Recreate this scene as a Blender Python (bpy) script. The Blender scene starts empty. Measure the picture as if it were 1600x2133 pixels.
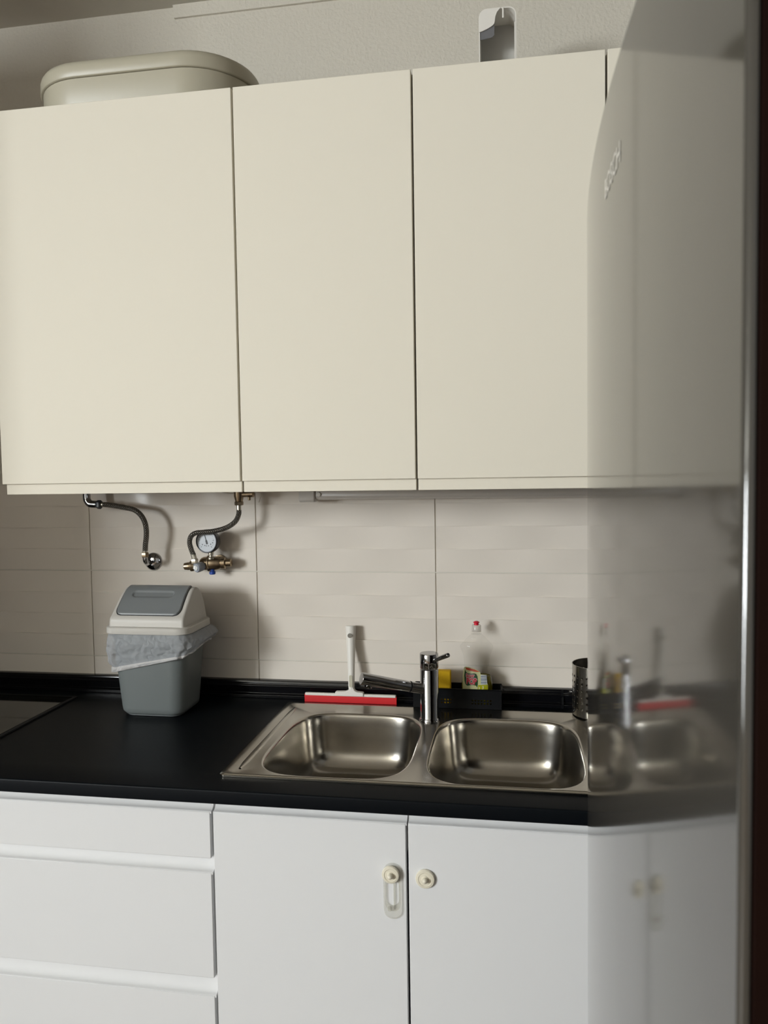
import bpy, bmesh, math, random
from mathutils import Vector, Matrix
from mathutils import geometry as mgeo
PI = math.pi
random.seed(7)
S = bpy.context.scene
COL = S.collection

# ------------------------------------------------------------ camera, light
cd = bpy.data.cameras.new('camera')
cam = bpy.data.objects.new('camera', cd); COL.objects.link(cam)
cd.sensor_fit = 'VERTICAL'; cd.sensor_height = 36.0; cd.sensor_width = 27.0
cd.lens = 1599.9 / 2133 * 36.0
cd.clip_start = 0.02
R_ = Vector((0.98638231, 0.16376226, -0.01522685))
U_ = Vector((0.00636916, 0.05447838, 0.99849464))
F_ = Vector((-0.16434528, 0.98499443, -0.05269348))
M = Matrix(((R_.x, U_.x, -F_.x), (R_.y, U_.y, -F_.y), (R_.z, U_.z, -F_.z)))
cam.matrix_world = Matrix.Translation((1.20401, -2.01469, 1.52594)) @ M.to_4x4()
cd.dof.use_dof = True; cd.dof.focus_distance = 1.85; cd.dof.aperture_fstop = 11.5
S.camera = cam

W = bpy.data.worlds.new('world'); S.world = W; W.use_nodes = True
W.node_tree.nodes['Background'].inputs[0].default_value = (0.75, 0.86, 1.0, 1)
W.node_tree.nodes['Background'].inputs[1].default_value = 4.0

ROOM = dict(x0=-2.9, x1=1.97, y0=-6.6, y1=0.035, z1=2.805)
WIN = dict(y0=-6.25, y1=-4.0, z0=1.4, z1=2.72)
ld = bpy.data.lights.new('daylight', 'AREA'); ld.shape = 'RECTANGLE'
ld.size = WIN['y1'] - WIN['y0']; ld.size_y = WIN['z1'] - WIN['z0']
ld.energy = 520; ld.color = (0.965, 0.985, 1.0)
lo = bpy.data.objects.new('daylight', ld); COL.objects.link(lo)
lo.location = (ROOM['x0'] - 0.1, (WIN['y0'] + WIN['y1']) / 2, (WIN['z0'] + WIN['z1']) / 2)
lo.rotation_euler = (PI / 2, 0, -PI / 2)   # shines into the room, towards +X

S.view_settings.view_transform = 'Standard'
S.view_settings.look = 'None'
S.view_settings.exposure = 0.0
S.view_settings.gamma = 1.0
S.view_settings.use_curve_mapping = False

# ------------------------------------------------------------ helpers
def link(o):
    COL.objects.link(o); return o

def tag(o, label=None, cat=None, group=None, kind=None):
    if label: o['label'] = label
    if cat: o['category'] = cat
    if group: o['group'] = group
    if kind: o['kind'] = kind
    return o

def obj(name, bm, mat, parent=None, smooth=None, bevel=0, bseg=2, solid=0, kind=None, label=None):
    bm.normal_update()
    me = bpy.data.meshes.new(name); bm.to_mesh(me); bm.free()
    for m in (mat if isinstance(mat, (list, tuple)) else [mat]): me.materials.append(m)
    o = link(bpy.data.objects.new(name, me))
    if smooth is not None:
        me.shade_smooth(); me.set_sharp_from_angle(angle=math.radians(smooth))
    if solid:
        md = o.modifiers.new('solid', 'SOLIDIFY'); md.thickness = solid; md.offset = -1
    if bevel:
        md = o.modifiers.new('bevel', 'BEVEL'); md.width = bevel; md.segments = bseg
        md.limit_method = 'ANGLE'; md.angle_limit = math.radians(40); md.harden_normals = False
        me.shade_smooth(); me.set_sharp_from_angle(angle=math.radians(smooth or 50))
    if parent: 
        o.parent = parent
        o.matrix_parent_inverse = parent.matrix_basis.inverted()
    if kind: o['kind'] = kind
    if label: o['label'] = label
    return o

def thing(name, label, cat, loc, group=None):
    o = link(bpy.data.objects.new(name, None)); o.location = loc; o.empty_display_size = 0.05
    return tag(o, label, cat, group)

def B(): return bmesh.new()

def box(bm, x0, x1, y0, y1, z0, z1, mi=0):
    v = [bm.verts.new((x, y, z)) for z in (z0, z1) for y in (y0, y1) for x in (x0, x1)]
    for f in ((0, 2, 3, 1), (4, 5, 7, 6), (0, 1, 5, 4), (2, 6, 7, 3), (0, 4, 6, 2), (1, 3, 7, 5)):
        bm.faces.new([v[i] for i in f]).material_index = mi
    return bm

def bx(*a): return box(B(), *a)

def prism(bm, pts, a0, a1, axis='x'):
    """extrude polygon pts (2D) along axis; pts in the two remaining axes in order"""
    def mk(p, a):
        if axis == 'x': return (a, p[0], p[1])
        if axis == 'y': return (p[0], a, p[1])
        return (p[0], p[1], a)
    A = [bm.verts.new(mk(p, a0)) for p in pts]; Bv = [bm.verts.new(mk(p, a1)) for p in pts]
    n = len(pts)
    fs = [bm.faces.new(A[::-1]), bm.faces.new(Bv)]
    for i in range(n):
        fs.append(bm.faces.new((A[i], A[(i + 1) % n], Bv[(i + 1) % n], Bv[i])))
    bmesh.ops.recalc_face_normals(bm, faces=fs)
    return bm

def loft(bm, rings, cap0=True, cap1=True, closed=True):
    vs = [[bm.verts.new(p) for p in r] for r in rings]
    n = len(rings[0]); fs = []
    for a, b in zip(vs[:-1], vs[1:]):
        for i in range(n if closed else n - 1):
            fs.append(bm.faces.new((a[i], a[(i + 1) % n], b[(i + 1) % n], b[i])))
    if cap0: fs.append(bm.faces.new(vs[0][::-1]))
    if cap1: fs.append(bm.faces.new(vs[-1]))
    return vs

def lathe(bm, prof, c=(0, 0, 0), axis=(0, 0, 1), n=32, sx=1, sy=1, cap0=True, cap1=True):
    """prof: list of (r, h) along axis"""
    ax = Vector(axis).normalized(); q = Vector((0, 0, 1)).rotation_difference(ax); c = Vector(c)
    rings = []
    for r, h in prof:
        rings.append([c + q @ Vector((max(r, 1e-5) * sx * math.cos(2 * PI * k / n), max(r, 1e-5) * sy * math.sin(2 * PI * k / n), h)) for k in range(n)])
    loft(bm, rings, cap0, cap1)
    return bm

def catmull(pts, k=6):
    P = [Vector(p) for p in pts]; P = [2 * P[0] - P[1]] + P + [2 * P[-1] - P[-2]]; out = []
    for i in range(1, len(P) - 2):
        for j in range(k):
            t = j / k
            out.append(0.5 * ((2 * P[i]) + (P[i + 1] - P[i - 1]) * t + (2 * P[i - 1] - 5 * P[i] + 4 * P[i + 1] - P[i + 2]) * t * t + (3 * P[i] - P[i - 1] - 3 * P[i + 1] + P[i + 2]) * t ** 3))
    out.append(P[-2]); return out

def tube(bm, pts, r, n=16, uv=None):
    pts = [Vector(p) for p in pts]; rs = r if isinstance(r, (list, tuple)) else [r] * len(pts)
    t = (pts[1] - pts[0]).normalized()
    a = t.orthogonal().normalized(); rings = []
    for i, p in enumerate(pts):
        t2 = ((pts[min(i + 1, len(pts) - 1)] - pts[max(i - 1, 0)])).normalized()
        a = (a - t2 * a.dot(t2)).normalized(); b = t2.cross(a)
        rings.append([p + rs[i] * (a * math.cos(2 * PI * k / n) + b * math.sin(2 * PI * k / n)) for k in range(n)])
    vs = loft(bm, rings)
    if uv is not None:
        L = bm.loops.layers.uv.verify(); d = [0]
        for p, q in zip(pts[:-1], pts[1:]): d.append(d[-1] + (q - p).length)
        idx = {}
        for i, rr in enumerate(vs):
            for k, v in enumerate(rr): idx[v] = (i, k)
        for f in bm.faces:
            ks = [idx[l.vert][1] for l in f.loops]; wrap = max(ks) == n - 1 and min(ks) == 0 and len(f.loops) == 4
            for l in f.loops:
                i, k = idx[l.vert]
                l[L].uv = (d[i], (n if (wrap and k == 0) else k) / n)
    return bm

def hexnut(bm, c, axis, r, h):
    return lathe(bm, [(r * .9, 0), (r, h * .15), (r, h * .85), (r * .9, h)], c, axis, 6)

def rrect(x0, x1, y0, y1, r, n=8):
    out = []
    for cx, cy, a0 in ((x1 - r, y1 - r, 0), (x0 + r, y1 - r, PI / 2), (x0 + r, y0 + r, PI), (x1 - r, y0 + r, 1.5 * PI)):
        for k in range(n + 1):
            a = a0 + PI / 2 * k / n; out.append((cx + r * math.cos(a), cy + r * math.sin(a)))
    return out

# ------------------------------------------------------------ materials
def mat(name, col, rough=0.5, metal=0.0, ior=1.5, spec=0.5, coat=0, **kw):
    m = bpy.data.materials.new(name); m.use_nodes = True
    b = m.node_tree.nodes['Principled BSDF']
    b.inputs['Base Color'].default_value = (*col, 1); b.inputs['Roughness'].default_value = rough
    b.inputs['Metallic'].default_value = metal; b.inputs['IOR'].default_value = ior
    b.inputs['Specular IOR Level'].default_value = spec
    if coat: b.inputs['Coat Weight'].default_value = coat; b.inputs['Coat Roughness'].default_value = 0.05
    for k, v in kw.items(): b.inputs[k].default_value = v
    return m

def noise_bump(m, scale, strength, dist=0.001, detail=3, colvar=0.0, stretch=None):
    nt = m.node_tree; b = nt.nodes['Principled BSDF']
    tc = nt.nodes.new('ShaderNodeTexCoord'); nz = nt.nodes.new('ShaderNodeTexNoise')
    nz.inputs['Scale'].default_value = scale; nz.inputs['Detail'].default_value = detail
    src = tc.outputs['Object']
    if stretch:
        mp = nt.nodes.new('ShaderNodeMapping'); mp.inputs['Scale'].default_value = stretch
        nt.links.new(src, mp.inputs[0]); src = mp.outputs[0]
    nt.links.new(src, nz.inputs['Vector'])
    if strength:
        bp = nt.nodes.new('ShaderNodeBump'); bp.inputs['Strength'].default_value = strength; bp.inputs['Distance'].default_value = dist
        nt.links.new(nz.outputs['Fac'], bp.inputs['Height']); nt.links.new(bp.outputs[0], b.inputs['Normal'])
    if colvar:
        c = b.inputs['Base Color'].default_value[:3]
        mx = nt.nodes.new('ShaderNodeMix'); mx.data_type = 'RGBA'
        mx.inputs[6].default_value = (*[v * (1 - colvar) for v in c], 1); mx.inputs[7].default_value = (*[min(1, v * (1 + colvar)) for v in c], 1)
        nt.links.new(nz.outputs['Fac'], mx.inputs[0]); nt.links.new(mx.outputs[2], b.inputs['Base Color'])
    return m

def clear(name, tint, gloss_rough=0.05, opacity=0.1, diff=(0.8, 0.8, 0.8), ior=1.45):
    """thin clear plastic: transparent + a little diffuse, Fresnel gloss on top"""
    m = bpy.data.materials.new(name); m.use_nodes = True; nt = m.node_tree; nt.nodes.clear()
    out = nt.nodes.new('ShaderNodeOutputMaterial'); tr = nt.nodes.new('ShaderNodeBsdfTransparent'); tr.inputs[0].default_value = (*tint, 1)
    df = nt.nodes.new('ShaderNodeBsdfDiffuse'); df.inputs[0].default_value = (*diff, 1)
    tl = nt.nodes.new('ShaderNodeBsdfTranslucent'); tl.inputs[0].default_value = (*diff, 1)
    ms = nt.nodes.new('ShaderNodeMixShader'); ms.inputs[0].default_value = 0.4
    nt.links.new(df.outputs[0], ms.inputs[1]); nt.links.new(tl.outputs[0], ms.inputs[2])
    m1 = nt.nodes.new('ShaderNodeMixShader'); m1.inputs[0].default_value = opacity
    nt.links.new(tr.outputs[0], m1.inputs[1]); nt.links.new(ms.outputs[0], m1.inputs[2])
    gl = nt.nodes.new('ShaderNodeBsdfGlossy'); gl.inputs['Roughness'].default_value = gloss_rough
    fr = nt.nodes.new('ShaderNodeFresnel'); fr.inputs[0].default_value = ior
    ge = nt.nodes.new('ShaderNodeNewGeometry'); mu = nt.nodes.new('ShaderNodeMath'); mu.operation = 'MULTIPLY'; inv = nt.nodes.new('ShaderNodeMath'); inv.operation = 'SUBTRACT'
    inv.inputs[0].default_value = 1.0; nt.links.new(ge.outputs['Backfacing'], inv.inputs[1])
    nt.links.new(fr.outputs[0], mu.inputs[0]); nt.links.new(inv.outputs[0], mu.inputs[1])
    m2 = nt.nodes.new('ShaderNodeMixShader'); nt.links.new(mu.outputs[0], m2.inputs[0])
    nt.links.new(m1.outputs[0], m2.inputs[1]); nt.links.new(gl.outputs[0], m2.inputs[2]); nt.links.new(m2.outputs[0], out.inputs[0])
    return m

M_ = {}
M_['plaster'] = noise_bump(mat('rough_plaster', (0.62, 0.58, 0.50), 0.9), 120, 0.45, 0.005, 5, 0.03)
M_['ceiling'] = noise_bump(mat('ceiling_paint', (0.60, 0.57, 0.50), 0.9), 40, 0.15, 0.003)
M_['floor'] = noise_bump(mat('wood_floor', (0.16, 0.10, 0.06), 0.4), 6, 0.05, 0.001, 4, 0.2, (1, 8, 1))
M_['roomwall'] = noise_bump(mat('room_wall_paint', (0.30, 0.285, 0.25), 0.9), 60, 0.2, 0.003)
M_['greywall'] = noise_bump(mat('grey_wall_paint', (0.20, 0.195, 0.19), 0.9), 60, 0.2, 0.003)
M_['tile'] = noise_bump(mat('glazed_tile', (0.76, 0.70, 0.625), 0.16, spec=0.14), 9, 0.04, 0.004, 2)
M_['grout'] = noise_bump(mat('grout', (0.66, 0.63, 0.56), 0.9), 120, 0.2, 0.001)
M_['upper'] = noise_bump(mat('warm_lit_cream_lacquer', (0.80, 0.750, 0.635), 0.6, spec=0.18), 5, 0.02, 0.002, 2)  # warmer light on the upper fronts is mixed into this cream
M_['lower'] = noise_bump(mat('white_lacquer', (0.73, 0.73, 0.73), 0.6, spec=0.18), 5, 0.02, 0.002, 2)
M_['carcass'] = mat('carcass_board', (0.55, 0.52, 0.45), 0.6)
M_['counter'] = noise_bump(mat('black_laminate', (0.0030, 0.0042, 0.0058), 0.42, spec=0.10), 900, 0.25, 0.0004, 2)
M_['upstand'] = noise_bump(mat('black_trim_gloss', (0.004, 0.004, 0.005), 0.12), 300, 0.05, 0.0003)
M_['glassblack'] = noise_bump(mat('black_glass', (0.008, 0.008, 0.007), 0.05, spec=0.9), 2, 0.01, 0.001)
M_['steel'] = noise_bump(mat('stainless_steel', (0.43, 0.405, 0.36), 0.2, 1.0), 60, 0.03, 0.0004, 3, 0.05, (1, 9, 1))
M_['chrome'] = noise_bump(mat('chrome', (0.44, 0.44, 0.45), 0.08, 1.0), 30, 0.0, 0.0001, 2, 0.04)
M_['brass'] = noise_bump(mat('aged_brass', (0.33, 0.255, 0.17), 0.33, 1.0), 90, 0.15, 0.0006, 3, 0.25)
M_['nickel'] = noise_bump(mat('nickel', (0.58, 0.54, 0.46), 0.28, 1.0), 90, 0.1, 0.0004, 3, 0.1)
M_['binbody'] = noise_bump(mat('grey_plastic', (0.155, 0.172, 0.170), 0.38), 250, 0.06, 0.0004)
M_['flap'] = noise_bump(mat('flap_plastic', (0.205, 0.218, 0.222), 0.36), 250, 0.06, 0.0004)
M_['binlid'] = noise_bump(mat('lid_plastic', (0.58, 0.555, 0.51), 0.4, spec=0.3), 250, 0.05, 0.0004)
M_['black'] = noise_bump(mat('black_plastic', (0.0035, 0.004, 0.005), 0.4, spec=0.2), 200, 0.1, 0.0004)
M_['dark'] = noise_bump(mat('dark_gap', (0.010, 0.010, 0.010), 0.8), 50, 0.0, 0.001, 2, 0.1)
M_['white'] = noise_bump(mat('white_plastic', (0.78, 0.75, 0.69), 0.35), 200, 0.05, 0.0004)
M_['hole'] = noise_bump(mat('handle_hole_shade', (0.20, 0.18, 0.15), 0.7), 50, 0.0, 0.001, 2, 0.1)
M_['red'] = noise_bump(mat('red_rubber', (0.62, 0.018, 0.022), 0.4), 200, 0.05, 0.0004)
M_['redcap'] = noise_bump(mat('red_cap_plastic', (0.60, 0.006, 0.03), 0.3), 100, 0.02, 0.0003)
M_['sponge'] = noise_bump(mat('yellow_sponge', (0.72, 0.43, 0.005), 0.9), 350, 0.5, 0.001, 3, 0.12)
M_['beige'] = noise_bump(mat('beige_plastic', (0.74, 0.69, 0.56), 0.3), 200, 0.05, 0.0004)
M_['cream'] = noise_bump(mat('cream_enamel', (0.47, 0.435, 0.335), 0.4), 20, 0.02, 0.001)
M_['blue'] = noise_bump(mat('blue_plastic', (0.01, 0.06, 0.35), 0.4), 100, 0.02, 0.0003)
M_['greyknob'] = noise_bump(mat('grey_knob_plastic', (0.30, 0.32, 0.36), 0.4), 100, 0.02, 0.0003)
M_['dial'] = noise_bump(mat('dial_face', (0.44, 0.47, 0.50), 0.4), 30, 0.0, 0.001, 2, 0.03)
M_['ink'] = noise_bump(mat('black_ink', (0.01, 0.01, 0.012), 0.5), 30, 0.0, 0.001, 2, 0.1)
M_['bezel'] = noise_bump(mat('gauge_bezel', (0.02, 0.022, 0.03), 0.3), 30, 0.02, 0.0003)
M_['fridgedark'] = noise_bump(mat('dark_brown_side', (0.008, 0.0026, 0.0014), 0.7, spec=0.06), 40, 0.05, 0.001, 3, 0.2)
M_['fridge'] = noise_bump(mat('silver_lacquer', (0.046, 0.042, 0.035), 0.08, 0.0, 1.68), 300, 0.02, 0.0002, 2)
M_['logo'] = mat('logo_metal', (0.62, 0.59, 0.53), 0.35, 0.0)
M_['brown'] = noise_bump(mat('brown_wood', (0.05, 0.02, 0.01), 0.5), 12, 0.1, 0.001, 4, 0.3, (1, 1, 8))
M_['pet'] = clear('clear_bottle_plastic', (0.985, 0.985, 0.98), 0.035, 0.0, (0.8, 0.78, 0.72), 1.5)
M_['capclear'] = clear('frosted_cap_plastic', (0.93, 0.92, 0.9), 0.15, 0.45, (0.8, 0.77, 0.72), 1.4)
M_['liquid'] = clear('yellow_green_soap', (0.50, 0.44, 0.03), 0.05, 0.35, (0.42, 0.36, 0.01), 1.35)
M_['bag'] = clear('thin_bag_film', (0.93, 0.94, 0.96), 0.16, 0.5, (0.80, 0.82, 0.85), 1.6)
M_['baghem'] = clear('bag_hem_film', (0.9, 0.9, 0.9), 0.3, 0.88, (0.86, 0.84, 0.82), 1.45)
def crinkle(m):
    nt = m.node_tree; tc = nt.nodes.new('ShaderNodeTexCoord'); vo = nt.nodes.new('ShaderNodeTexVoronoi'); vo.feature = 'DISTANCE_TO_EDGE'; vo.inputs['Scale'].default_value = 17
    nz = nt.nodes.new('ShaderNodeTexNoise'); nz.inputs['Scale'].default_value = 22; nz.inputs['Detail'].default_value = 2
    mx = nt.nodes.new('ShaderNodeMix'); mx.data_type = 'RGBA'; mx.inputs[0].default_value = 0.12
    nt.links.new(tc.outputs['Object'], mx.inputs[6]); nt.links.new(tc.outputs['Object'], nz.inputs['Vector']); nt.links.new(nz.outputs['Color'], mx.inputs[7]); nt.links.new(mx.outputs[2], vo.inputs['Vector'])
    ad = nt.nodes.new('ShaderNodeMath'); ad.operation = 'ADD'; nt.links.new(vo.outputs['Distance'], ad.inputs[0]); nt.links.new(nz.outputs['Fac'], ad.inputs[1])
    bp = nt.nodes.new('ShaderNodeBump'); bp.inputs['Strength'].default_value = 1.0; bp.inputs['Distance'].default_value = 0.012
    nt.links.new(ad.outputs[0], bp.inputs['Height'])
    for n in nt.nodes:
        if 'Normal' in n.inputs and n.type.startswith(('BSDF', 'FRESNEL')) and n.type != 'BSDF_TRANSPARENT': nt.links.new(bp.outputs[0], n.inputs['Normal'])
crinkle(M_['bag']); crinkle(M_['baghem'])
M_['clearstrap'] = clear('clear_strap_plastic', (0.96, 0.96, 0.94), 0.08, 0.22, (0.85, 0.83, 0.77), 1.45)
M_['lamp'] = noise_bump(mat('lamp_housing_plastic', (0.60, 0.565, 0.52), 0.3), 100, 0.02, 0.0003)
M_['pane'] = clear('window_glass', (0.97, 0.98, 0.98), 0.0, 0.0, (0.8, 0.8, 0.8), 1.2)
for k, c in dict(l_cream=(0.62, 0.62, 0.33), l_yellow=(0.62, 0.55, 0.03), l_lime=(0.42, 0.42, 0.01), l_green=(0.006, 0.06, 0.018),
                 l_red=(0.50, 0.01, 0.03), l_pink=(0.72, 0.52, 0.50), l_orange=(0.60, 0.06, 0.02), l_white=(0.72, 0.73, 0.72), l_grey=(0.18, 0.22, 0.30)).items():
    M_[k] = noise_bump(mat('print_' + k[2:], c, 0.35), 40, 0.0, 0.001, 2, 0.04)

def braid_mat():
    m = mat('braided_steel', (0.34, 0.31, 0.27), 0.30, 1.0); nt = m.node_tree; b = nt.nodes['Principled BSDF']
    uv = nt.nodes.new('ShaderNodeUVMap')
    sep = nt.nodes.new('ShaderNodeSeparateXYZ'); nt.links.new(uv.outputs[0], sep.inputs[0])
    hs = []
    for sgn in (1, -1):
        a = nt.nodes.new('ShaderNodeMath'); a.operation = 'MULTIPLY'; a.inputs[1].default_value = 2 * PI * 170
        nt.links.new(sep.outputs[0], a.inputs[0])
        c = nt.nodes.new('ShaderNodeMath'); c.operation = 'MULTIPLY'; c.inputs[1].default_value = sgn * 2 * PI * 7
        nt.links.new(sep.outputs[1], c.inputs[0])
        d = nt.nodes.new('ShaderNodeMath'); d.operation = 'ADD'; nt.links.new(a.outputs[0], d.inputs[0]); nt.links.new(c.outputs[0], d.inputs[1])
        e = nt.nodes.new('ShaderNodeMath'); e.operation = 'SINE'; nt.links.new(d.outputs[0], e.inputs[0]); hs.append(e)
    mx = nt.nodes.new('ShaderNodeMath'); mx.operation = 'MAXIMUM'
    nt.links.new(hs[0].outputs[0], mx.inputs[0]); nt.links.new(hs[1].outputs[0], mx.inputs[1])
    bp = nt.nodes.new('ShaderNodeBump'); bp.inputs['Strength'].default_value = 0.9; bp.inputs['Distance'].default_value = 0.0012
    nt.links.new(mx.outputs[0], bp.inputs['Height']); nt.links.new(bp.outputs[0], b.inputs['Normal'])
    # darker low in the weave, lighter along the strands
    cr = nt.nodes.new('ShaderNodeValToRGB'); cr.color_ramp.elements[0].color = (0.03, 0.028, 0.025, 1); cr.color_ramp.elements[1].color = (0.27, 0.25, 0.22, 1)
    cr.color_ramp.elements[0].position = 0.25; cr.color_ramp.elements[1].position = 0.6
    ad = nt.nodes.new('ShaderNodeMath'); ad.operation = 'MULTIPLY_ADD'; ad.inputs[1].default_value = .5; ad.inputs[2].default_value = .5
    nt.links.new(mx.outputs[0], ad.inputs[0]); nt.links.new(ad.outputs[0], cr.inputs[0]); nt.links.new(cr.outputs[0], b.inputs['Base Color'])
    return m
M_['braid'] = braid_mat()

# ------------------------------------------------------------ the room
def struct(name, bm, m, **k):
    o = obj(name, bm, m, **k); o['kind'] = 'structure'; return o
X0, X1, Y0, Y1, Z1 = ROOM['x0'], ROOM['x1'], ROOM['y0'], ROOM['y1'], ROOM['z1']
T = 0.12
YW = Y1 + 0.006                      # plaster plane behind the tiles
struct('floor', bx(X0 - T, X1 + T, Y0 - T, YW + T, -0.1, 0), M_['floor'])
struct('ceiling', bx(X0 - T, X1 + T, Y0 - T, YW + T, Z1, Z1 + 0.1), M_['ceiling'])
wall_back = struct('wall_back', bx(X0 - T, X1 + T, YW, YW + T, 0, Z1), M_['plaster'])
struct('wall_right', bx(X1, X1 + T, Y0, YW, 0, Z1), M_['greywall'])
struct('wall_front', bx(X0 - T, X1 + T, Y0 - T, Y0, 0, Z1), M_['roomwall'])
ya, yb, za, zb = WIN['y0'], WIN['y1'], WIN['z0'], WIN['z1']; ym = (ya + yb) / 2
bm = B()
box(bm, X0 - T, X0, Y0, ya, 0, Z1); box(bm, X0 - T, X0, yb, YW, 0, Z1)
box(bm, X0 - T, X0, ya, yb, 0, za); box(bm, X0 - T, X0, ya, yb, zb, Z1)
struct('wall_left', bm, M_['roomwall'])
struct('wall_shade_blocker', bx(-0.72, -0.60, -1.18, YW, 0, 2.66), M_['greywall'])  # added unseen wall, shaped to keep daylight off the left tiles
# cornice strip between wall and ceiling, starting part way along the wall
struct('trim_1', prism(B(), [(YW, 2.773), (YW - 0.006, 2.774), (YW - 0.012, Z1), (YW, Z1)], 0.30, X1), M_['plaster'])
# window
win = tag(link(bpy.data.objects.new('window_1', None)), kind='structure'); win.location = (X0 - 0.06, ym, za)
bm = B(); f = 0.06
for a in ((ya, yb, za, za + f), (ya, yb, zb - f, zb), (ya, ya + f, za + f, zb - f), (yb - f, yb, za + f, zb - f), (ym - f / 2, ym + f / 2, za + f, zb - f)):
    box(bm, X0 - 0.08, X0 - 0.03, *a)
obj('window_frame', bm, M_['white'], win, bevel=0.004)
for a, b in ((ya + f, ym - f / 2), (ym + f / 2, yb - f)):
    obj('pane', bx(X0 - 0.058, X0 - 0.054, a, b, za + f, zb - f), M_['pane'], win)

# ------------------------------------------------------------ wall tiles (relief in four bands)
TW, TH = 0.5016, 0.2502
def tile_bm(cut_bands=4, amp=0.0026):
    bm = B(); g = 0.0016; nx = 28
    w = TW - 2 * g; nb = 4; hb = (TH - 2 * g) / nb
    def h(u, k): return amp * (1 if k % 2 == 0 else -1) * math.cos(2 * PI * (u - 0.36) / 0.5)
    rows = []
    for k in range(cut_bands):
        zt = -g - k * hb; zb = zt - hb
        for zz, first in ((zt, True), (zt - hb * .5, None), (zb, False)):
            r = []
            for i in range(nx + 1):
                u = i / nx; e = min(1, min(u, 1 - u) / 0.03); 
                d = h(u, k) * (0.75 if first is None else 1.0) * (0.4 + .6 * e)
                if (k == 0 and first is True) or (k == cut_bands - 1 and first is False): d = (d + 0.0012) * .35 - 0.0012
                r.append(bm.verts.new((g + u * w, -d - 0.0016, zz)))
            rows.append(r)
    # chamfer ring + backs
    for a, b in zip(rows[:-1], rows[1:]):
        for i in range(nx): bm.faces.new((a[i], b[i], b[i + 1], a[i + 1]))
    zt0, zb0 = -g, -g - cut_bands * hb
    top = [bm.verts.new((v.co.x, 0.005, zt0 + 0.0004)) for v in rows[0]]
    bot = [bm.verts.new((v.co.x, 0.005, zb0 - 0.0004)) for v in rows[-1]]
    for i in range(nx):
        bm.faces.new((top[i], rows[0][i], rows[0][i + 1], top[i + 1])); bm.faces.new((rows[-1][i], bot[i], bot[i + 1], rows[-1][i + 1]))
    for side in (0, nx):
        prev = top[side]
        ln = [top[side]] + [r[side] for r in rows] + [bot[side]]
        bk = [bm.verts.new((v.co.x + (-.0004 if side == 0 else .0004), 0.005, v.co.z)) for v in ln[1:-1]]
        bk = [top[side]] + bk + [bot[side]]
        for i in range(len(ln) - 1):
            q = [ln[i], ln[i + 1], bk[i + 1], bk[i]]
            q = list(dict.fromkeys(q))
            if len(q) > 2: bm.faces.new(q if side else q[::-1])
    bmesh.ops.recalc_face_normals(bm, faces=bm.faces[:])
    me = bpy.data.meshes.new('tile'); bm.to_mesh(me); bm.free(); me.materials.append(M_['tile'])
    me.shade_smooth(); me.set_sharp_from_angle(angle=math.radians(12))
    return me
full, part = tile_bm(4), tile_bm(1)
for row in range(3):
    ztop = 1.2524 + TH * (1 - row)
    for c in range(-1, 4):
        me = full if row < 2 else part
        o = link(bpy.data.objects.new('tile', me)); o.location = (-0.0024 + c * TW, Y1, ztop)
        o.parent = wall_back
        if c == -1: pass
bm = bx(-0.60, X1, Y1 + 0.0022, YW, 0.93, 1.5045)
obj('grout', bm, M_['grout'], wall_back)

# ------------------------------------------------------------ base cabinets
YL = -0.574; YC = -0.556          # door front / carcass front
def grip(z0, z1, x0, x1, parent, name='grip_strip', m='lower', deep=0.016):
    """scooped finger pull above a front"""
    pts = [(YL + 0.001, z0 - 0.004), (YL + 0.001, z0)]
    for k in range(9):
        a = PI / 2 * k / 8
        pts.append((YL + 0.002 + deep * math.sin(a), z0 + 0.0008 + (z1 - z0) * 0.75 * (1 - math.cos(a))))
    pts += [(YL + 0.002 + deep, z1), (YL + 0.0215, z1), (YL + 0.0215, z0 - 0.004)]
    return obj(name, prism(B(), pts, x0, x1), M_[m], parent, smooth=40)

def front_panel(x0, x1, z0, z1, m='lower', y=YL, t=0.019, name='door', parent=None, bev=0.0012):
    return obj(name, bx(x0, x1, y, y + t, z0, z1), M_[m], parent, bevel=bev)

def base_carcass(x0, x1, parent):
    bm = B(); t = 0.016
    box(bm, x0, x0 + t, YC + 0.003, 0.02, 0.09, 0.868); box(bm, x1 - t, x1, YC + 0.003, 0.02, 0.09, 0.868)
    box(bm, x0 + t, x1 - t, YC + 0.003, 0.02, 0.09, 0.09 + t); box(bm, x0 + t, x1 - t, 0.01, 0.02, 0.09 + t, 0.868)
    box(bm, x0 + t, x1 - t, YC + 0.003, YC + 0.018, 0.78, 0.868)
    obj('carcass', bm, M_['lower'], parent)
    obj('plinth', bx(x0, x1, YC + 0.05, YC + 0.066, 0.0, 0.09), M_['lower'], parent)

t = thing('drawer_cabinet', 'white base cabinet with three wide drawers under the black worktop', 'cabinet', (0.3, -0.25, 0))
base_carcass(0.0, 0.6, t)
for z0, z1, zg in ((0.746, 0.8432, 0.869), (0.4945, 0.716, 0.7455), (0.095, 0.457, 0.494)):
    d = front_panel(0.0015, 0.5965, z0, z1 - 0.0005, name='drawer', parent=t)
    grip(z1, zg, 0.0015, 0.5990, d)

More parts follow.
